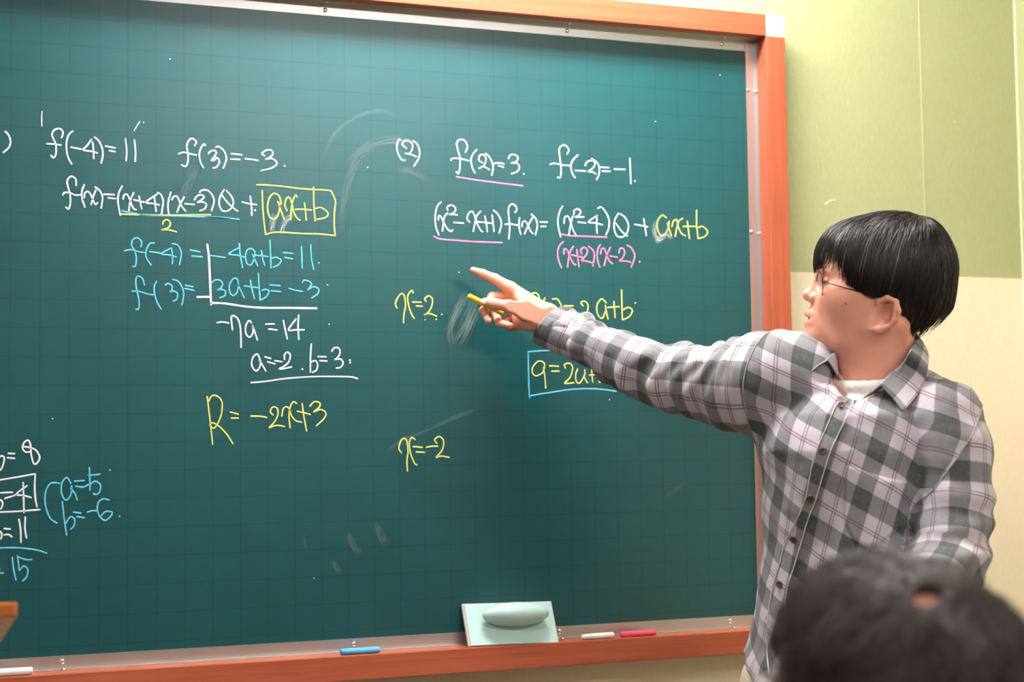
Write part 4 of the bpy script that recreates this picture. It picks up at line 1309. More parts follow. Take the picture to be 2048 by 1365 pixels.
def patch(name, rows, lift, parent, thick=0.0018, uvshift=(0, 0)):
    """A piece of cloth sewn on the shirt: rows of picture points dropped on its surface."""
    nr, nc = len(rows), len(rows[0])
    P = np.array([[on_shirt(*q, lift)[0] for q in r] for r in rows])
    # soften what the folds do to it
    for it in range(2):
        Q = P.copy()
        Q[1:-1] = .5 * P[1:-1] + .25 * (P[:-2] + P[2:])
        P = Q
    N = np.array([[on_shirt(*q)[1] for q in r] for r in rows])
    V = np.concatenate((P.reshape(-1, 3), (P - N * (lift + .003)).reshape(-1, 3)))
    F = []
    o = nr * nc
    for i in range(nr - 1):
        for j in range(nc - 1):
            F.append((i * nc + j, (i + 1) * nc + j, (i + 1) * nc + j + 1, i * nc + j + 1))
    rim = [(0, j) for j in range(nc)] + [(i, nc - 1) for i in range(1, nr)] + [(nr - 1, j) for j in range(nc - 2, -1, -1)] + [(i, 0) for i in range(nr - 2, 0, -1)]
    for a, b in zip(rim, rim[1:] + rim[:1]):
        ia, ib = a[0] * nc + a[1], b[0] * nc + b[1]
        F.append((ia, ib, ib + o, ia + o))
    me = bpy.data.meshes.new(name)
    me.from_pydata([tuple(v) for v in V], [], F); me.update()
    bm = bmesh.new(); bm.from_mesh(me); bmesh.ops.recalc_face_normals(bm, faces=bm.faces); bm.to_mesh(me); bm.free()
    fabric(me)
    if any(uvshift):
        for d in me.uv_layers[0].data: d.uv = (d.uv[0] + uvshift[0], d.uv[1] + uvshift[1])
    return link_mesh(name, me, M['plaid'], parent, True)


# placket, buttons, pocket
L_edge = [(1676, 808), (1656, 855), (1633, 905), (1621, 955), (1612, 1000), (1596, 1040), (1575, 1085), (1562, 1130), (1549, 1175), (1540, 1230), (1537, 1290), (1543, 1364)]
R_edge = [(1712, 796), (1688, 850), (1662, 905), (1646, 955), (1633, 1000), (1617, 1040), (1605, 1085), (1592, 1130), (1578, 1175), (1570, 1230), (1566, 1290), (1573, 1364)]
Lc = catmull(L_edge, 5); Rc = catmull(R_edge, 5)
rows = [[tuple(a + (b - a) * t) for t in (0, .08, .16, .5, .84, .92, 1)] for a, b in zip(Lc, Rc)]
patch('placket', rows, 0.0035, shirt)
stitch = plain('pale_seam_edge', srgb(214, 206, 208), 0.9)
for side, curve in ((0, Lc), (1, Rc)):
    P = [on_shirt(*q, 0.0042)[0] for q in curve]
    V, F = tube_mesh(P, [0.0009 + 0.0003 * math.sin(i * 1.7) for i in range(len(P))], 6)
    pydata('placket_edge', V, F, stitch, shirt, True)
btn = plain('brown_horn_button', srgb(86, 62, 54), 0.3)
hole = plain('button_hole_thread', srgb(30, 22, 22), 0.8)


def lathe(profile, c, n, seg=20):
    a, b = frame_axes(n)
    n = np.asarray(n) / np.linalg.norm(n)
    V = []; F = []
    for r, h in profile:
        for k in range(seg):
            t = 2 * math.pi * k / seg
            V.append(c + a * r * math.cos(t) + b * r * math.sin(t) + n * h)
    for i in range(len(profile) - 1):
        for k in range(seg):
            k2 = (k + 1) % seg
            F.append((i * seg + k, i * seg + k2, (i + 1) * seg + k2, (i + 1) * seg + k))
    F.append(tuple(range(seg))[::-1]); F.append(tuple((len(profile) - 1) * seg + k for k in range(seg)))
    return V, F


for px, py in ((1683, 816), (1647, 904), (1623, 997), (1591, 1079), (1563, 1170)):
    c, n = on_shirt(px, py, 0.0045)
    n = n * .6 - CAM_D * .4; n /= np.linalg.norm(n)
    V, F = lathe([(.0052, 0), (.0058, .0010), (.0058, .0020), (.0050, .0026), (.0040, .0022), (.0005, .0020)], c, n)
    b = pydata('button', V, F, btn, shirt, True)
    a_, b_ = frame_axes(n)
    hs = []
    for i, j in ((-1, -1), (1, -1), (1, 1), (-1, 1)):
        hs.append(lathe([(.0007, .0019), (.0007, .0025)], c + a_ * i * .0014 + b_ * j * .0014, n, 6))
    V, F = merge(hs)
    pydata('thread', V, F, hole, b)
# chest pocket on the left breast
T = [(1697, 929), (1735, 944), (1775, 957), (1813, 963)]
Bq = [(1690, 1040), (1712, 1086), (1748, 1096), (1790, 1062)]
Tc, Bc = catmull(T, 4), catmull(Bq, 4)
rows = [[tuple(a + (b - a) * t) for a, b in zip(Tc, Bc)] for t in np.linspace(0, 1, 12)]
patch('chest_pocket', rows, 0.0030, shirt)

# collar: stand, fold and leaf
COLLAR = [  # fold, leaf edge, foot of the stand; from the near front round the back to the far front
    ((1759, 774, 2.672), (1806, 825, 2.628), (1722, 800, 2.662)),
    ((1777, 752, 2.680), (1834, 792, 2.640), (1752, 785, 2.688)),
    ((1803, 731, 2.700), (1850, 762, 2.668), (1782, 762, 2.712)),
    ((1821, 702, 2.738), (1857, 730, 2.715), (1803, 738, 2.748)),
    ((1832, 674, 2.790), (1853, 698, 2.785), (1816, 715, 2.795)),
    ((1810, 664, 2.850), (1822, 690, 2.865), (1796, 712, 2.838)),
    ((1755, 672, 2.880), (1752, 700, 2.905), (1755, 718, 2.858)),
    ((1705, 690, 2.865), (1680, 712, 2.895), (1715, 730, 2.845)),
    ((1672, 708, 2.825), (1640, 722, 2.850), (1686, 752, 2.805)),
    ((1657, 726, 2.785), (1619, 746, 2.790), (1700, 790, 2.735)),
]
def over_shirt(px, py, dep, lift):
    loc, n = on_shirt(px, py)
    dh = (loc - CAM_POS) @ CAM_D
    return at(px, py, min(dep, dh - lift) if dep - dh < 0.09 else dep)


COLLAR = [(q[0], q[1], q[2]) for q in COLLAR]
F_ = catmull([over_shirt(*q[0], .012) for q in COLLAR], 5); L_ = catmull([over_shirt(*q[1], .007) for q in COLLAR], 5); S_ = catmull([over_shirt(*q[2], .003) for q in COLLAR], 5)
cV = []; cols = 9
for f, l, s in zip(F_, L_, S_):
    f, l, s = map(np.asarray, (f, l, s))
    out = (l - s); out /= np.linalg.norm(out)
    mid = f + (l - f) * .5 + CAM_U * .004 - CAM_D * .002
    row = [s, s + (f - s) * .35, s + (f - s) * .7, f - out * .001, f + np.array((0, 0, .002)) + out * .003, f + (l - f) * .2 + CAM_U * .003, mid, f + (l - f) * .8 + CAM_U * .002, l]
    cV += row
nF = len(F_)
cF = [(i * cols + j, i * cols + j + 1, (i + 1) * cols + j + 1, (i + 1) * cols + j) for i in range(nF - 1) for j in range(cols - 1)]
me = bpy.data.meshes.new('collar')
me.from_pydata([tuple(v) for v in cV], [], cF); me.update()
lay = me.uv_layers.new(name='UVMap')
run = np.concatenate(([0], np.cumsum([np.linalg.norm(F_[i + 1] - F_[i]) for i in range(nF - 1)])))
acr = [-.04, -.028, -.014, -.002, .002, .012, .026, .04, .052]
for lp in me.loops:
    i, j = divmod(lp.vertex_index, cols)
    lay.data[lp.index].uv = (run[i] / 0.076 + 0.62, acr[j] / 0.0755 + 0.30)
collar = link_mesh('collar', me, M['plaid'], shirt, True)
md = collar.modifiers.new('thickness', 'SOLIDIFY'); md.thickness = 0.0022; md.offset = 0
md = collar.modifiers.new('smooth', 'SUBSURF'); md.levels = 1; md.render_levels = 2

# cuff of the stretched arm
c0, c1 = at(1172, 681, 3.066), at(1094, 650, 3.108)
ax = (c1 - c0); Lc_ = np.linalg.norm(ax); ax = ax / Lc_
ua = np.array((0, 0, 1.0)) - ax * ax[2]; ua /= np.linalg.norm(ua); ub = np.cross(ax, ua)
prof = [(0.000, .0385), (0.002, .0422), (.010, .0430), (.030, .0428), (.055, .0420), (Lc_ - .004, .0412), (Lc_, .0402), (Lc_ - .001, .0385), (Lc_ - .030, .0380), (Lc_ - .045, .036)]
seg = 64
V = []
for i, (s, r) in enumerate(prof):
    for k in range(seg):
        t = 2 * math.pi * k / seg
        wv = 1 + .030 * math.sin(2 * t + .6) + .018 * math.sin(3 * t + 2 + s * 30)
        skew = .012 * math.cos(t - 2.9) * (s / Lc_)
        V.append(c0 + ax * (s + skew) + (ua * math.cos(t) * 0.98 + ub * math.sin(t) * .93) * r * wv)
F = [(i * seg + k, i * seg + (k + 1) % seg, (i + 1) * seg + (k + 1) % seg, (i + 1) * seg + k) for i in range(len(prof) - 1) for k in range(seg)]
me = bpy.data.meshes.new('cuff')
me.from_pydata([tuple(v) for v in V], [], F); me.update()
lay = me.uv_layers.new(name='UVMap')
for pl in me.polygons:
    for li in pl.loop_indices:
        vi = me.loops[li].vertex_index
        i, k = divmod(vi, seg)
        if k == 0 and any(me.loops[q].vertex_index % seg == seg - 1 for q in pl.loop_indices): k = seg
        lay.data[li].uv = (k / seg * 2 * math.pi * .042 / .08 + 0.2, prof[i][0] / .083 + .62)
cuff = link_mesh('cuff', me, M['plaid'], shirt, True)
for k_, edges_ in SEAM.items():
    group = {}
    for va_, vb_, tb_ in edges_:                      # gather the edges into unbroken runs
        hit = [g for g in {id(group[v]): group[v] for v in (va_, vb_) if v in group}.values()]
        run_ = hit[0] if hit else {'v': set(), 't': []}
        for g in hit[1:]:
            run_['v'] |= g['v']; run_['t'] += g['t']
        run_['v'] |= {va_, vb_}; run_['t'].append(tb_)
        for v in run_['v']: group[v] = run_
    for run_ in {id(g): g for g in group.values()}.values():
        if len(run_['t']) > 12:
            V, F = merge(run_['t'])
            pydata('armhole_seam', V, F, plain('folded_seam', srgb(164, 156, 160), 0.95), shirt, True)

# --- undershirt
U_ = Field(at(1752, 800, 2.72) - 0.17, at(1752, 800, 2.72) + 0.17, 0.003)
U_.limb(at(1748, 804, 2.765), at(1735, 870, 2.74), .062, .078, 0)
U_.limb(at(1728, 806, 2.735), at(1708, 880, 2.72), .036, .052, .03)
ring = []
nk = at(1743, 758, 2.757)
tilt_n = (at(1766, 610, HD) - at(1742, 830, HD)); tilt_n /= np.linalg.norm(tilt_n)
tilt_n = tilt_n - CAM_D * 0.15 - CAM_R * 0.22; tilt_n /= np.linalg.norm(tilt_n)
ra, rb = frame_axes(tilt_n)
for k in range(25):
    t = 2 * math.pi * k / 24
    ring.append(nk + (ra * math.cos(t) + rb * math.sin(t)) * 0.0635)
for i in range(24):
    U_.limb(ring[i], ring[i + 1], .0085, .0085, 0.006)
uV, uQ = U_.mesh()
me = quad_mesh('undershirt', relax(uV, uQ, 2), uQ)
t = NT('white_rib_knit')
ww = t.n('ShaderNodeTexWave'); ww.inputs['Scale'].default_value = 95.0
t.l(t.pos(), ww.inputs['Vector'])
t.bump(ww.outputs['Fac'], 0.4, 0.0015)
under = link_mesh('undershirt', me, t.base(srgb(242, 238, 232), 0.9, 0, .2), teacher)

# --- trousers and shoes
T_ = Field((FOOT[0] - .35, FOOT[1] - .35, -0.004), (FOOT[0] + .35, FOOT[1] + .35, hem_side + 0.10), 0.0075)
pel = np.array((np.interp(hem_side, st_z, st_x), np.interp(hem_side, st_z, st_y), hem_side))
yw = np.interp(hem_side, st_z, st_yaw)
fwd2 = np.array((-DH[0] * math.cos(yw) - RH[0] * math.sin(yw), -DH[1] * math.cos(yw) - RH[1] * math.sin(yw), 0))
lef2 = np.array((-fwd2[1], fwd2[0], 0))
T_.ball(pel + (0, 0, -.075), (.156, .114, .115), (lef2, fwd2, (0, 0, 1)), 0)
for s in (-1, 1):
    hip = pel + lef2 * s * .075 + np.array((0, 0, -.06))
    knee = np.array((pel[0], pel[1], .47)) + lef2 * s * .095 + fwd2 * .02
    ank = np.array((pel[0], pel[1], .05)) + lef2 * s * .11 - fwd2 * .01
    T_.chain([hip, knee, ank], [.092, .072, .062], .04)
T_.disp(lambda p: .003 * wave(p, .12, 31))
tV, tQ = T_.mesh()
me = quad_mesh('trousers', relax(tV, tQ, 2), tQ)
link_mesh('trousers', me, M['trousers'], teacher)
for s in (-1, 1):
    f0 = np.array((pel[0], pel[1], 0.0)) + lef2 * s * .11
    Fo = Field(f0 - (.22, .22, .002), f0 + (.22, .22, .14), .005)
    Fo.chain([f0 + fwd2 * -.05 + (0, 0, .04), f0 + fwd2 * .08 + lef2 * s * .01 + (0, 0, .034), f0 + fwd2 * .15 + lef2 * s * .018 + (0, 0, .030)], [.040, .042, .034], .02)
    Fo.limb(f0 + fwd2 * -.02 + (0, 0, .05), f0 + fwd2 * -.02 + (0, 0, .10), .042, .040, .02)
    Fo.cut(lambda x, y, z: 0.0005 - z + 0 * x + 0 * y)
    v_, q_ = Fo.mesh()
    link_mesh('shoe', quad_mesh('shoe', relax(v_, q_, 1), q_), plain('dark_shoe_leather', srgb(52, 46, 44), 0.4), teacher)

# --- the body under the clothes, joined to the head and the hand as one surface
C_ = Field((lo[0], lo[1], -0.04), hi + (0, 0, .02), 0.009)
Xc, Yc, Zc = C_.xyz((slice(None),) * 3)
l_, f_, rx_, ry_ = torso_local(Xc, Yc, Zc)
dd = (np.sqrt((l_ / (rx_ - .030)) ** 2 + (f_ / (ry_ - .030)) ** 2) - 1) * (np.minimum(rx_, ry_) - .03)
C_.F[:] = np.maximum(np.maximum(dd, Zc - at(1735, 812, 2.74)[2]), pel[2] - .05 - Zc)
C_.chain([at(1735, 820, 2.745), at(1580, 752, 2.785)], [.045, .040], .03)
C_.chain([at(1735, 820, 2.745), at(1878, 838, 2.66)], [.045, .040], .03)
C_.chain(armR[1:] + [at(1135, 660, 3.092)], [max(q[3] * .62, .024) for q in ARM_R[1:]] + [.024], .02)
C_.chain(armL, [q[3] * .62 for q in ARM_L[:-1]] + [.024], .02)
for s in (-1, 1):
    hip = pel + lef2 * s * .075 + np.array((0, 0, -.06))
    knee = np.array((pel[0], pel[1], .47)) + lef2 * s * .095 + fwd2 * .02
    ank = np.array((pel[0], pel[1], .08)) + lef2 * s * .11 - fwd2 * .01
    C_.chain([pel, hip, knee, ank], [.08, .072, .050, .040], .04)
    C_.limb(ank, ank + fwd2 * .12 + (0, 0, -.035), .030, .024, .02)
C_.limb(at(1745, 800, 2.755), at(1738, 850, 2.745), .05, .06, .02)
kV, kQ = C_.mesh()


def union(name, parts, mat, parent):
    obs = []
    for i, (v, q) in enumerate(parts):
        o = bpy.data.objects.new(name, quad_mesh(name, v, q))
        COL.objects.link(o); obs.append(o)
    base = obs[0]
    total = sum(len(p[0]) for p in parts)
    for solver in ('MANIFOLD', 'EXACT'):
        base.modifiers.clear()
        for o in obs[1:]:
            m = base.modifiers.new('join', 'BOOLEAN'); m.operation = 'UNION'; m.object = o
            m.solver = solver
        dg = bpy.context.evaluated_depsgraph_get()
        me = bpy.data.meshes.new_from_object(base.evaluated_get(dg))
        if len(me.vertices) > total * 0.6:
            break
    else:
        V = np.concatenate([p[0] for p in parts]); k = 0; Qs = []
        for p in parts:
            Qs.append(p[1] + k); k += len(p[0])
        me = quad_mesh(name, V, np.concatenate(Qs))
    bm = bmesh.new(); bm.from_mesh(me)
    seen = set()
    for v in list(bm.verts):                     # drop crumbs left inside
        if v in seen: continue
        st = [v]; seen.add(v); isl = [v]
        while st:
            x = st.pop()
            for e in x.link_edges:
                y = e.other_vert(x)
                if y not in seen:
                    seen.add(y); st.append(y); isl.append(y)
        if len(isl) < 2000:
            bmesh.ops.delete(bm, geom=isl, context='VERTS')
    bm.to_mesh(me); bm.free()
    for o in obs:
        m = o.data; bpy.data.objects.remove(o); bpy.data.meshes.remove(m)
    me.name = name
    me.materials.clear(); me.materials.append(mat)
    return link_mesh(name, me, None, parent, True)


body = union('body', [HEAD, HAND, (relax(kV, kQ, 1), kQ)], M['skin'], teacher)

# a mole and two faint marks on the near cheek
for px, py, r in ((1660, 622, .0012), (1693, 606, .0030), (1688, 611, .0020), (1668, 619, .0008)):
    q = hp(px, py, .064)
    for _ in range(4):
        q = q - H.sample(q[None])[0] * H.grad(q[None])[0]
    n_ = H.grad(q[None])[0]
    V, F = lathe([(r, -.0004), (r * .7, .00012), (r * .1, .00018)], q @ HA + HO, n_ @ HA, 12)
    pydata('mole', V, F, plain('brown_mole', srgb(196, 124, 98) if r > .0018 else srgb(140, 86, 70), 0.6), body, True)

# lips take their own colour
body.data.materials.append(mat_skin('lip_skin', srgb(206, 116, 114), srgb(180, 92, 90)))
nb = len(body.data.polygons)
cen = np.zeros(nb * 3, np.float32); body.data.polygons.foreach_get('center', cen)
cen = (cen.reshape(-1, 3) - HO) @ HA.T
mi = np.zeros(nb, np.int32)
for s in (-1, 1):
    for pts in ([hp(1617, 631), hp(1624, 632) + (0, s * .011, 0), hp(1636, 636) + (0, s * .022, 0)],
                [hp(1618, 646), hp(1624, 645) + (0, s * .011, 0), hp(1636, 638) + (0, s * .021, 0)]):
        P_ = np.array(catmull(pts, 6))
        for i, q in enumerate(P_):
            mi[np.linalg.norm(cen - q, axis=1) < (.0072 if pts[0][2] < -.055 else .0058) * (1 - .35 * i / len(P_))] = 1
body.data.polygons.foreach_set('material_index', mi)

# eyes, nails
for s, e in zip((-1, 1), eyes):
    c = e @ HA + HO
    V, F = [], []
    bm = bmesh.new(); bmesh.ops.create_uvsphere(bm, u_segments=20, v_segments=14, radius=0.0122)
    bm.transform(Matrix.Translation(Vector(c)))
    o = bm_obj('eye', bm, plain('eye_white', srgb(232, 226, 220), 0.15), body, True)
    g = c + hf * 0.0108
    V, F = lathe([(.0055, 0), (.0055, .0006), (.003, .0012), (.0002, .0015)], g, hf, 18)
    pydata('iris', V, F, plain('dark_iris', srgb(36, 22, 16), 0.1), o, True)
nailm = plain('fingernail', srgb(232, 176, 156), 0.35)
for c, d, n, wid in ((at(967, 603.5, 3.0625), at(967, 603.5, 3.0625) - at(985, 608, 3.062), -CAM_D * .9 + CAM_U * .4, .0056),
                     (at(971, 641, 3.0865), at(976, 642, 3.09) - at(967, 622, 3.10), -CAM_R * .85 - CAM_D * .5 - CAM_U * .1, .0046)):
    d = d / np.linalg.norm(d); n = n / np.linalg.norm(n)
    n = n - d * (n @ d); n /= np.linalg.norm(n); w_ = np.cross(n, d)
    bm = bmesh.new(); bmesh.ops.create_uvsphere(bm, u_segments=16, v_segments=10, radius=1.0)
    for v in bm.verts:
        q = c + d * v.co.x * .0065 + w_ * v.co.y * wid + n * (v.co.z * .0012 - .0016 * v.co.y ** 2)
        v.co = Vector(q)
    bm_obj('fingernail', bm, nailm, body, True)

# --- eyebrows
def brow(s):
    P = [hp(1645, 541) + (0.0, s * .010, 0), hp(1644, 537) + (0.001, s * .022, 0), hp(1654, 538) + (0, s * .036, 0), hp(1668, 545) + (0, s * .046, 0)]
    C = np.array(catmull(P, 5))
    C = np.array([c - H.sample(c[None])[0] * H.grad(c[None])[0] for c in C])
    V, F = tube_mesh(C @ HA + HO, np.linspace(.0026, .0010, len(C)), 6)
    pydata('eyebrow', V, F, M['hair'], body, True)


brow(-1); brow(1)
for s, e in zip((-1, 1), eyes):
    P_ = [e + (.0128, -s * .009, .0015), e + (.0135, s * .002, .0026), e + (.0105, s * .0085, .0008), e + (.006, s * .0125, -.0030)]
    C = np.array(catmull(P_, 5))
    V, F = tube_mesh(C @ HA + HO, np.linspace(.0006, .0012, len(C)), 6)
    pydata('eyelashes', V, F, M['hair'], body, True)

# --- hair
rs = np.random.RandomState(7)


def in_px(P, o, A):
    w = P @ A + o
    v = w - CAM_POS
    z = v @ CAM_D
    return 1024 + FPX * (v @ CAM_R) / z, 682.5 - FPX * (v @ CAM_U) / z


R_ = Field((-0.16, -0.115, -0.12), (0.17, 0.115, 0.15), 0.0022)
R_.ball(hp(1779, 536), (0.1105, 0.0870, 0.0935))
R_.ball(hp(1694, 517), (0.0500, 0.0720, 0.0560), k=0.03)
R_.ball(hp(1750, 560), (0.080, 0.085, 0.055), k=0.03)
R_.ball(hp(1826, 590), (0.055, 0.070, 0.058), k=0.03)
R_.limb(hp(1832, 610), hp(1826, 655), 0.050, 0.026, 0.03)
R_.ball(hp(1838, 474), (0.030, 0.045, 0.022), k=0.03)
outer = R_.F.copy()
# hair ends here (picture outline of the cut as seen on the near side)
CUT = [(1600, 400), (1600, 500), (1640, 486), (1660, 476), (1680, 515), (1698, 566), (1712, 606), (1722, 612), (1740, 597), (1790, 596), (1797, 640), (1811, 672),
       (1838, 664), (1960, 590), (1960, 400)]
HANG = [(1600, 400), (1600, 540), (1634, 540), (1650, 534), (1662, 520), (1676, 530), (1686, 556), (1702, 588), (1714, 622), (1724, 628), (1738, 606), (1760, 602), (1794, 603), (1798, 650), (1814, 682),
        (1838, 670), (1960, 590), (1960, 400)]
Xr, Yr, Zr = R_.xyz((slice(None),) * 3)
P = np.stack(np.broadcast_arrays(Xr, np.full_like(Yr, 0) + 0.075, Zr), -1)[:, :1].reshape(-1, 3)
px_, py_ = in_px(P, HO, HA)
ins = poly_inside(px_, py_, CUT).reshape(len(R_.ax[0]), 1, len(R_.ax[2]))
R_.F = np.where(ins, R_.F, np.maximum(R_.F, 0.003))
rV, rQ = R_.mesh()
me = quad_mesh('hair', relax(rV, rQ, 3) @ HA + HO, rQ)
hair = link_mesh('hair', me, M['hair'], teacher)
R_.F = outer


def grow(field, roots, whorl, down, steps, step, spread, gravity, off):
    """Comb hairs over a head: away from the whorl, then downwards, hugging the surface."""
    p = roots.copy()
    out = [p.copy()]
    jit = rs.normal(scale=spread, size=p.shape)
    for i in range(steps):
        g = field.grad(p)
        d = p - whorl
        dist = np.linalg.norm(d, axis=1)[:, None]
        v = d / (dist + 1e-9) * np.clip(1.0 - dist * gravity, 0.12, 1) + down * np.clip(dist * gravity * 1.3, 0, 1.5) + jit
        v -= g * (v * g).sum(1)[:, None]
        v /= np.linalg.norm(v, axis=1)[:, None] + 1e-9
        p = p + v * step
        p = p - (field.sample(p) - off)[:, None] * field.grad(p)
        out.append(p.copy())
    return np.stack(out, 1)


def clip_strands(P, inside):
    """Stop each hair where it leaves the cut outline."""
    N, S, _ = P.shape
    dead = np.zeros(N, bool)
    for i in range(1, S):
        ok = inside(P[:, i])
        dead |= ~ok
        P[dead, i] = P[dead, i - 1] + (P[dead, i - 1] - P[dead, max(i - 2, 0)]) * 0.02
    return P


whorl = hp(1832, 458) + np.array((0, 0.012, 0))
whorl = whorl - R_.sample(whorl[None])[0] * R_.grad(whorl[None])[0]
N = 5200
cand = rV[rs.randint(0, len(rV), N * 2)]
px_, py_ = in_px(np.stack((cand[:, 0], np.full(len(cand), .075), cand[:, 2]), 1), HO, HA)
dist = np.linalg.norm(cand - whorl, axis=1)
keep = (R_.sample(cand) < 0.004) & (rs.rand(len(cand)) < np.clip(1.25 - dist / .18, .12, 1))
cand = cand[keep][:N]
offs = rs.uniform(-0.0015, 0.0022, len(cand))
PS = grow(R_, cand, whorl, np.array((0.12, 0, -1.0)), 15, 0.0085, 0.10, 7.0, offs)
tail = rs.normal(scale=9.0, size=len(PS))


def inside_t(p):
    x, y = in_px(np.stack((p[:, 0], np.full(len(p), .075), p[:, 2]), 1), HO, HA)
    return poly_inside(x, y + tail, HANG)


PS = clip_strands(PS, inside_t)
W = rs.uniform(0.00035, 0.0006, len(PS))
grey = rs.rand(len(PS)) < 0.018
for nm, sel, mt in (('hair_strands', ~grey, M['hair']), ('grey_strands', grey, M['hair_grey'])):
    v, q = strands_mesh(PS[sel], W[sel] * (1.0 if mt is M['hair'] else .6), rs)
    o = link_mesh(nm, quad_mesh(nm, v @ HA + HO, q), mt, hair)
    tag(o, kind='stuff')

# --- glasses on the nose
gl = empty('eyeglasses', tuple(hp(1640, 570) @ HA + HO))
tag(gl, 'thin black metal eyeglasses worn by the pointing person', 'eyeglasses')
glass = NT('spectacle_glass')
glass.b.inputs['Alpha'].default_value = 0.13
glass.base((0.9, 0.92, 0.92, 1), 0.03, 0.0, 0.8)
for s in (-1, 1):
    c = hp(1635.5, 571) + np.array((0.0, s * .033, 0.0))
    n = np.array((1.0, s * 0.10, -0.06)); n /= np.linalg.norm(n)
    w_ = np.cross((0, 0, 1.0), n); w_ /= np.linalg.norm(w_); u_ = np.cross(n, w_)
    loop = []
    for k in range(41):
        t = 2 * math.pi * k / 40
        loop.append(c + w_ * .0245 * math.cos(t) + u_ * .0225 * math.sin(t) * (1.0 if math.sin(t) < 0 else .94))
    V, F = tube_mesh(np.array(loop) @ HA + HO, 0.00075, 8)
    pydata('rim', V, F, M['black_metal'], gl, True)
    V = [(c + n * h) @ HA + HO for h in (-.0006, .0006)]
    ring0 = [q + n * -.0006 for q in loop[:-1]]; ring1 = [q + n * .0006 for q in loop[:-1]]
    V = np.array(ring0 + ring1) @ HA + HO
    F = [tuple(range(40))[::-1], tuple(range(40, 80))] + [(k, (k + 1) % 40, 40 + (k + 1) % 40, 40 + k) for k in range(40)]
    pydata('lens', V, F, glass.m, gl)
    hinge = c + w_ * .0250 * (1 if (w_ @ (0, 1, 0)) * s > 0 else -1) + u_ * .002
    ear = hp(1764, 596, 0.078); ear[1] = s * .080
    mid = hp(1700, 579, 0.07); mid[1] = s * .0760
    P = np.array(catmull([hinge, hinge + np.array((-.006, s * .004, 0)), mid, ear, ear + np.array((-.022, -s * .016, -.016))], 6))
    V, F = tube_mesh(P @ HA + HO, 0.00085, 8)
    pydata('temple', V, F, M['black_metal'], gl, True)
    pad = hp(1641, 580) + np.array((0, s * .0105, 0))
    V, F = tube_mesh(np.array([c - w_ * .022 * (1 if (w_ @ (0, 1, 0)) * s > 0 else -1) + u_ * -.004, pad + (-.003, 0, 0)]) @ HA + HO, 0.0007, 6)
    pydata('nose_pad', V, F, M['black_metal'], gl, True)
br = [hp(1635.5, 565) + np.array((0, -.0095, .003)), hp(1633, 562) + np.array((.002, 0, .004)), hp(1635.5, 565) + np.array((0, .0095, .003))]
V, F = tube_mesh(np.array(catmull(br, 5)) @ HA + HO, 0.0008, 8)
pydata('bridge', V, F, M['black_metal'], gl, True)

# --- chalk in the hand
A = at(936, 592, 3.080); Bc_ = at(1006, 627, 3.098)
ts = np.array([0, .015, .05, .3, .6, .95, .99, 1.0])
V, F = tube_mesh([A + (Bc_ - A) * t for t in ts], 0.0056 * np.array([.7, .92, 1, 1, 1, 1, .95, .8]), 20)
o = pydata('chalk', V, F, solid['yellow_chalk'], None, True)
tag(o, "stick of yellow chalk held between thumb and middle finger of the pointing hand", 'chalk')

# ------------------------------------------------------------------ the student in the foreground, seen from behind
SD = 1.40
SO = at(1812, 1362, SD)
student = empty('person', (SO[0], SO[1], 0.0))
tag(student, 'person with tousled dark hair and glasses, seen from behind at the lower right', 'person')
ya, pi_ = math.radians(38), math.radians(13)
dh = np.array((CAM_D[0], CAM_D[1], 0)); dh /= np.linalg.norm(dh)
rh = np.array((CAM_R[0], CAM_R[1], 0)); rh /= np.linalg.norm(rh)
flat_f = dh * math.cos(ya) - rh * math.sin(ya)
zup = np.array((0, 0, 1.0))
sf = flat_f * math.cos(pi_) + zup * math.sin(pi_)
su = zup * math.cos(pi_) - flat_f * math.sin(pi_)
sl = np.cross(su, sf)
SA = np.stack((sf, sl, su))

N_ = Field((-0.15, -0.115, -0.24), (0.15, 0.115, 0.13), 0.0028)
N_.ball((-.004, 0, .0), (.098, .078, .090))
N_.ball((.040, 0, -.055), (.060, .062, .075), k=.03)
for s in (-1, 1):
    N_.chain([(.082, 0, -.118), (.045, s * .040, -.115), (.005, s * .056, -.085)], [.017, .018, .016], .025)
    N_.ball((.060, s * .036, -.050), (.026, .022, .026), k=.02)
    N_.ball((.082, s * .031, -.022), (.014, .018, .012), k=.012, op='sub')
    N_.ball((.072, s * .031, -.024), .0135, k=.004)
    N_.limb((.088, s * .010, -.008), (.080, s * .042, -.008), .009, .008, .012)
    N_.ball((.099, s * .012, -.056), (.010, .0065, .008), k=.004)
    N_.chain([(.000, s * .078, -.020), (-.012, s * .086, -.018), (-.020, s * .088, -.030), (-.016, s * .085, -.052), (-.004, s * .078, -.066)],
             [.0045, .0050, .0050, .0055, .0065], .003)
    N_.ball((-.006, s * .076, -.040), (.016, .008, .024), k=.006)
    N_.chain([(.098, 0, -.082), (.092, s * .012, -.083), (.080, s * .024, -.088)], [.0065, .006, .0035], .005)
    N_.chain([(.098, 0, -.096), (.092, s * .011, -.096), (.080, s * .023, -.091)], [.0072, .006, .0035], .005)
N_.chain([(.092, 0, -.014), (.096, 0, -.030), (.112, 0, -.054)], [.0065, .0075, .0105], .010)
N_.ball((.080, 0, -.088), (.022, .034, .030), k=.02)
N_.limb((-.020, 0, -.06), (-.035, 0, -.19), .054, .056, .03)
N_.limb((-.035, 0, -.19), (-.045, 0, -.24), .056, .064, .02)
nV, nQ = N_.mesh()
SHEAD = (relax(nV, nQ, 2) @ SA + SO, nQ)

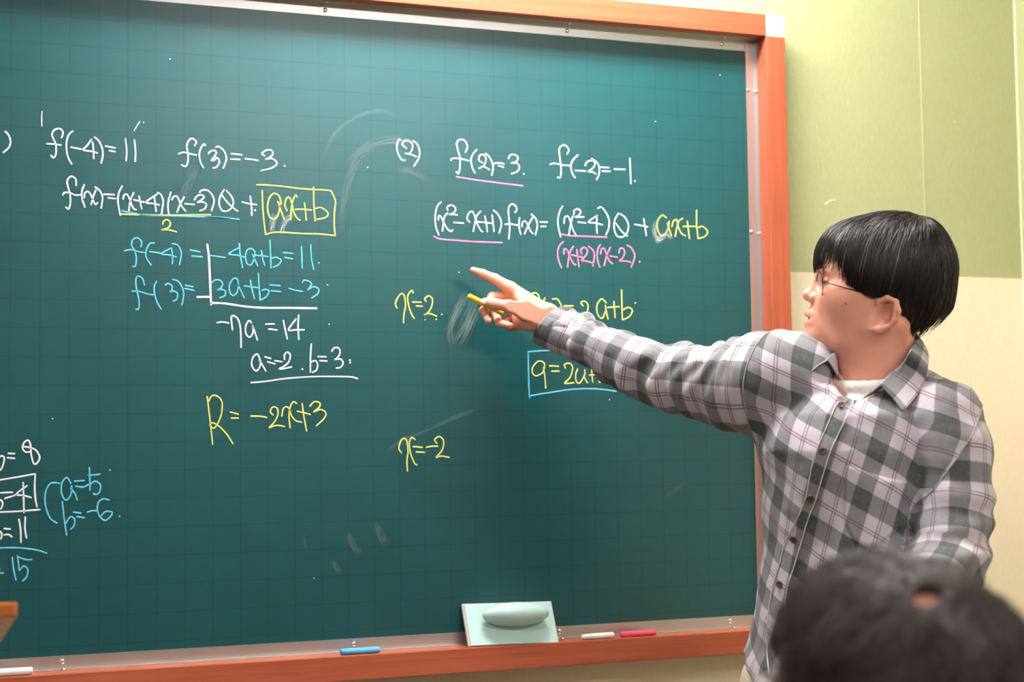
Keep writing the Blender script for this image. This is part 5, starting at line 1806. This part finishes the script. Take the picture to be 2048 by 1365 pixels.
# the seated body below the frame
hipz = 0.50
back = -flat_f
left = np.cross(zup, flat_f)
chest = SO + back * .05 + np.array((0, 0, -.36)); hips = np.array((SO[0], SO[1], hipz)) + back * .10
B_ = Field(np.array((SO[0], SO[1], -.03)) - (.62, .62, 0), np.array((SO[0], SO[1], SO[2] - .10)) + (.62, .62, 0), 0.011)
B_.chain([SO + SA.T @ np.array((-.040, 0, -.21)), chest + (0, 0, .10), chest], [.050, .085, .120], .05)
B_.chain([chest, hips], [.125, .125], .06)
Tp = []
for s in (-1, 1):
    sh = chest + left * s * .165 + np.array((0, 0, .10)); el = sh + left * s * .05 + flat_f * .06 + np.array((0, 0, -.26)); wr = el + flat_f * .23 - left * s * .06 + np.array((0, 0, .02))
    B_.chain([chest + (0, 0, .12), sh, el, wr], [.060, .052, .042, .027], .03)
    B_.limb(wr, wr + flat_f * .09 + (0, 0, -.01), .030, .022, .02)
    kn = hips + left * s * .11 + flat_f * .42 + np.array((0, 0, -.02)); an = np.array((kn[0], kn[1], .07)) - flat_f * .02
    B_.chain([hips + left * s * .07, kn, an], [.085, .060, .042], .03)
    B_.limb(an, an + flat_f * .15 + (0, 0, -.035), .034, .026, .02)
    Tp.append((sh, el, wr, kn, an))
bV, bQ = B_.mesh()
sbody = union('body', [SHEAD, (relax(bV, bQ, 1), bQ)], M['skin'], student)
# sweater and trousers around it
W_ = Field(B_.lo, hips * 0 + np.array((SO[0] + .62, SO[1] + .62, SO[2] - .12)), 0.011)
W_.chain([chest + (0, 0, .12), chest], [.085, .138], .05)
W_.chain([chest, hips + (0, 0, .02)], [.140, .142], .06)
for (sh, el, wr, kn, an) in Tp:
    W_.chain([chest + (0, 0, .12), sh, el, wr], [.066, .066, .055, .040], .03)
W_.disp(lambda p: .004 * wave(p, .13, 41))
wV, wQ = W_.mesh()
link_mesh('sweater', quad_mesh('sweater', relax(wV, wQ, 2), wQ), plain('navy_knit', srgb(34, 38, 52), 0.95), student)
W_ = Field(B_.lo, np.array((SO[0] + .62, SO[1] + .62, hipz + .20)), 0.011)
for s, (sh, el, wr, kn, an) in zip((-1, 1), Tp):
    W_.chain([hips + left * s * .07, kn, an + (0, 0, .02)], [.108, .078, .062], .03)
wV, wQ = W_.mesh()
link_mesh('trousers', quad_mesh('trousers', relax(wV, wQ, 2), wQ), plain('dark_cotton', srgb(48, 48, 54), 0.95), student)
for (sh, el, wr, kn, an) in Tp:
    f0 = np.array((an[0], an[1], 0.0))
    Fo = Field(f0 - (.24, .24, .012), f0 + (.24, .24, .13), .006)
    Fo.chain([f0 - flat_f * .05 + (0, 0, .042), f0 + flat_f * .10 + (0, 0, .034), f0 + flat_f * .17 + (0, 0, .030)], [.043, .044, .034], .02)
    Fo.cut(lambda x, y, z: 0.0005 - z + 0 * x + 0 * y)
    v_, q_ = Fo.mesh()
    link_mesh('shoe', quad_mesh('shoe', relax(v_, q_, 1), q_), plain('white_trainer', srgb(220, 220, 216), 0.6), student)

M['hair_soft'] = mat_hair('dark_brown_hair', srgb(44, 35, 36), srgb(102, 86, 88), 0.5)
# hair: short and tousled, thin at the crown
rs = np.random.RandomState(12)
Q_ = Field((-0.16, -0.125, -0.15), (0.16, 0.125, 0.15), 0.0028)
Q_.ball((-.002, 0, .004), (.1045, .0865, .0965))
Q_.ball((.050, 0, .010), (.058, .072, .072), k=.03)
Q_.limb((-.055, 0, -.03), (-.055, 0, -.085), .052, .034, .03)
Q_.disp(lambda p: .0035 * wave(p, .05, 51))
outer = Q_.F.copy()
xs_, ys_, zs_ = Q_.xyz((slice(None),) * 3)
hem_s = np.interp(xs_, [-.15, -.06, -.035, -.02, .03, .055, .075, .15], [-.105, -.105, -.085, -.005, -.012, -.040, .020, .020])
Q_.F = np.maximum(Q_.F, (hem_s - zs_ + 0 * ys_).astype(np.float32))
wh = SA @ (at(1850, 1208, SD - .05) - SO)
wh = wh / np.linalg.norm(wh / np.array((.1045, .0865, .0965)))
Q_.F = np.maximum(Q_.F, (0.0112 - np.sqrt((xs_ - wh[0]) ** 2 + ((ys_ - wh[1]) * .8) ** 2 + (zs_ - wh[2]) ** 2)).astype(np.float32))
qV, qQ = Q_.mesh()
shair = link_mesh('hair', quad_mesh('hair', relax(qV, qQ, 2) @ SA + SO, qQ), M['hair_soft'], student)
Q_.F = outer
cand = qV[rs.randint(0, len(qV), 9000)]
keep = (Q_.sample(cand) < 0.004) & (np.linalg.norm(cand - wh, axis=1) > .0045)
cand = cand[keep][:4200]
offs = rs.uniform(0.0, 0.0085, len(cand))
PS = grow(Q_, cand, wh, np.array((0.25, 0, -1.0)), 9, 0.0085, 0.30, 5.0, offs)
lift = np.linspace(0, 1, PS.shape[1])[None, :, None] ** 2 * rs.uniform(0, .010, (len(PS), 1, 1))
for i in range(PS.shape[1]):
    PS[:, i] += Q_.grad(PS[:, i]) * lift[:, i]
hang = rs.normal(scale=.006, size=len(PS))
PS = clip_strands(PS, lambda p: p[:, 2] > np.interp(p[:, 0], [-.15, -.06, -.035, -.02, .03, .055, .075, .15], [-.115, -.115, -.092, -.012, -.020, -.050, .000, -.005]) + hang)
v, q = strands_mesh(PS, rs.uniform(.0004, .0008, len(PS)), rs)
tag(link_mesh('hair_strands', quad_mesh('hair_strands', v @ SA + SO, q), M['hair_soft'], shair), kind='stuff')

# glasses
sg = empty('eyeglasses', tuple(np.array((.105, 0, -.03)) @ SA + SO))
tag(sg, 'pale rimmed eyeglasses worn by the person seen from behind', 'eyeglasses')
pale = plain('pale_clear_frame', srgb(226, 222, 226), 0.25)
for s in (-1, 1):
    c = np.array((.101, s * .034, -.030))
    loop = [c + np.array((-.004 * math.cos(2 * math.pi * k / 32) * 1.0, s * .026 * math.cos(2 * math.pi * k / 32), .020 * math.sin(2 * math.pi * k / 32))) for k in range(33)]
    V, F = tube_mesh(np.array(loop) @ SA + SO, 0.0022, 8)
    pydata('rim', V, F, pale, sg, True)
    ring0 = [p - (.0006, 0, 0) for p in loop[:-1]]; ring1 = [p + (.0006, 0, 0) for p in loop[:-1]]
    pydata('lens', np.array(ring0 + ring1) @ SA + SO, [tuple(range(32))[::-1], tuple(range(32, 64))] + [(k, (k + 1) % 32, 32 + (k + 1) % 32, 32 + k) for k in range(32)], glass.m, sg)
    P = np.array(catmull([(.097, s * .060, -.024), (.088, s * .083, -.022), (.03, s * .088, -.020), (-.008, s * .0905, -.014), (-.026, s * .0895, -.034)], 6))
    V, F = tube_mesh(P @ SA + SO, 0.0021, 8)
    pydata('temple', V, F, pale, sg, True)
V, F = tube_mesh(np.array(catmull([(.0985, -.009, -.026), (.104, 0, -.020), (.0985, .009, -.026)], 5)) @ SA + SO, 0.002, 8)
pydata('bridge', V, F, pale, sg, True)

# the chair that carries the student
chair = empty('school_chair', (hips[0], hips[1], 0))
tag(chair, 'wooden school chair under the person seen from behind', 'chair')
CM = Matrix(((left[0], flat_f[0], 0, hips[0]), (left[1], flat_f[1], 0, hips[1]), (0, 0, 1, 0), (0, 0, 0, 1)))
box('seat', (-.20, -.16, hipz - .145), (.20, .24, hipz - .125), lw_m.m, chair, .004, CM)
box('backrest', (-.19, -.235, hipz + .12), (.19, -.217, hipz + .30), lw_m.m, chair, .004, CM)
steel = plain('grey_steel_tube', srgb(150, 150, 152), 0.35, 0.8)
for sx in (-1, 1):
    V, F = tube_mesh([CM @ Vector(p) for p in ((sx * .18, -.22, 0), (sx * .18, -.205, hipz - .15), (sx * .17, -.240, hipz + .30))], .011, 10)
    pydata('leg', V, F, steel, chair, True)
    V, F = tube_mesh([CM @ Vector(p) for p in ((sx * .18, .22, 0), (sx * .18, .20, hipz - .146))], .011, 10)
    pydata('leg', V, F, steel, chair, True)
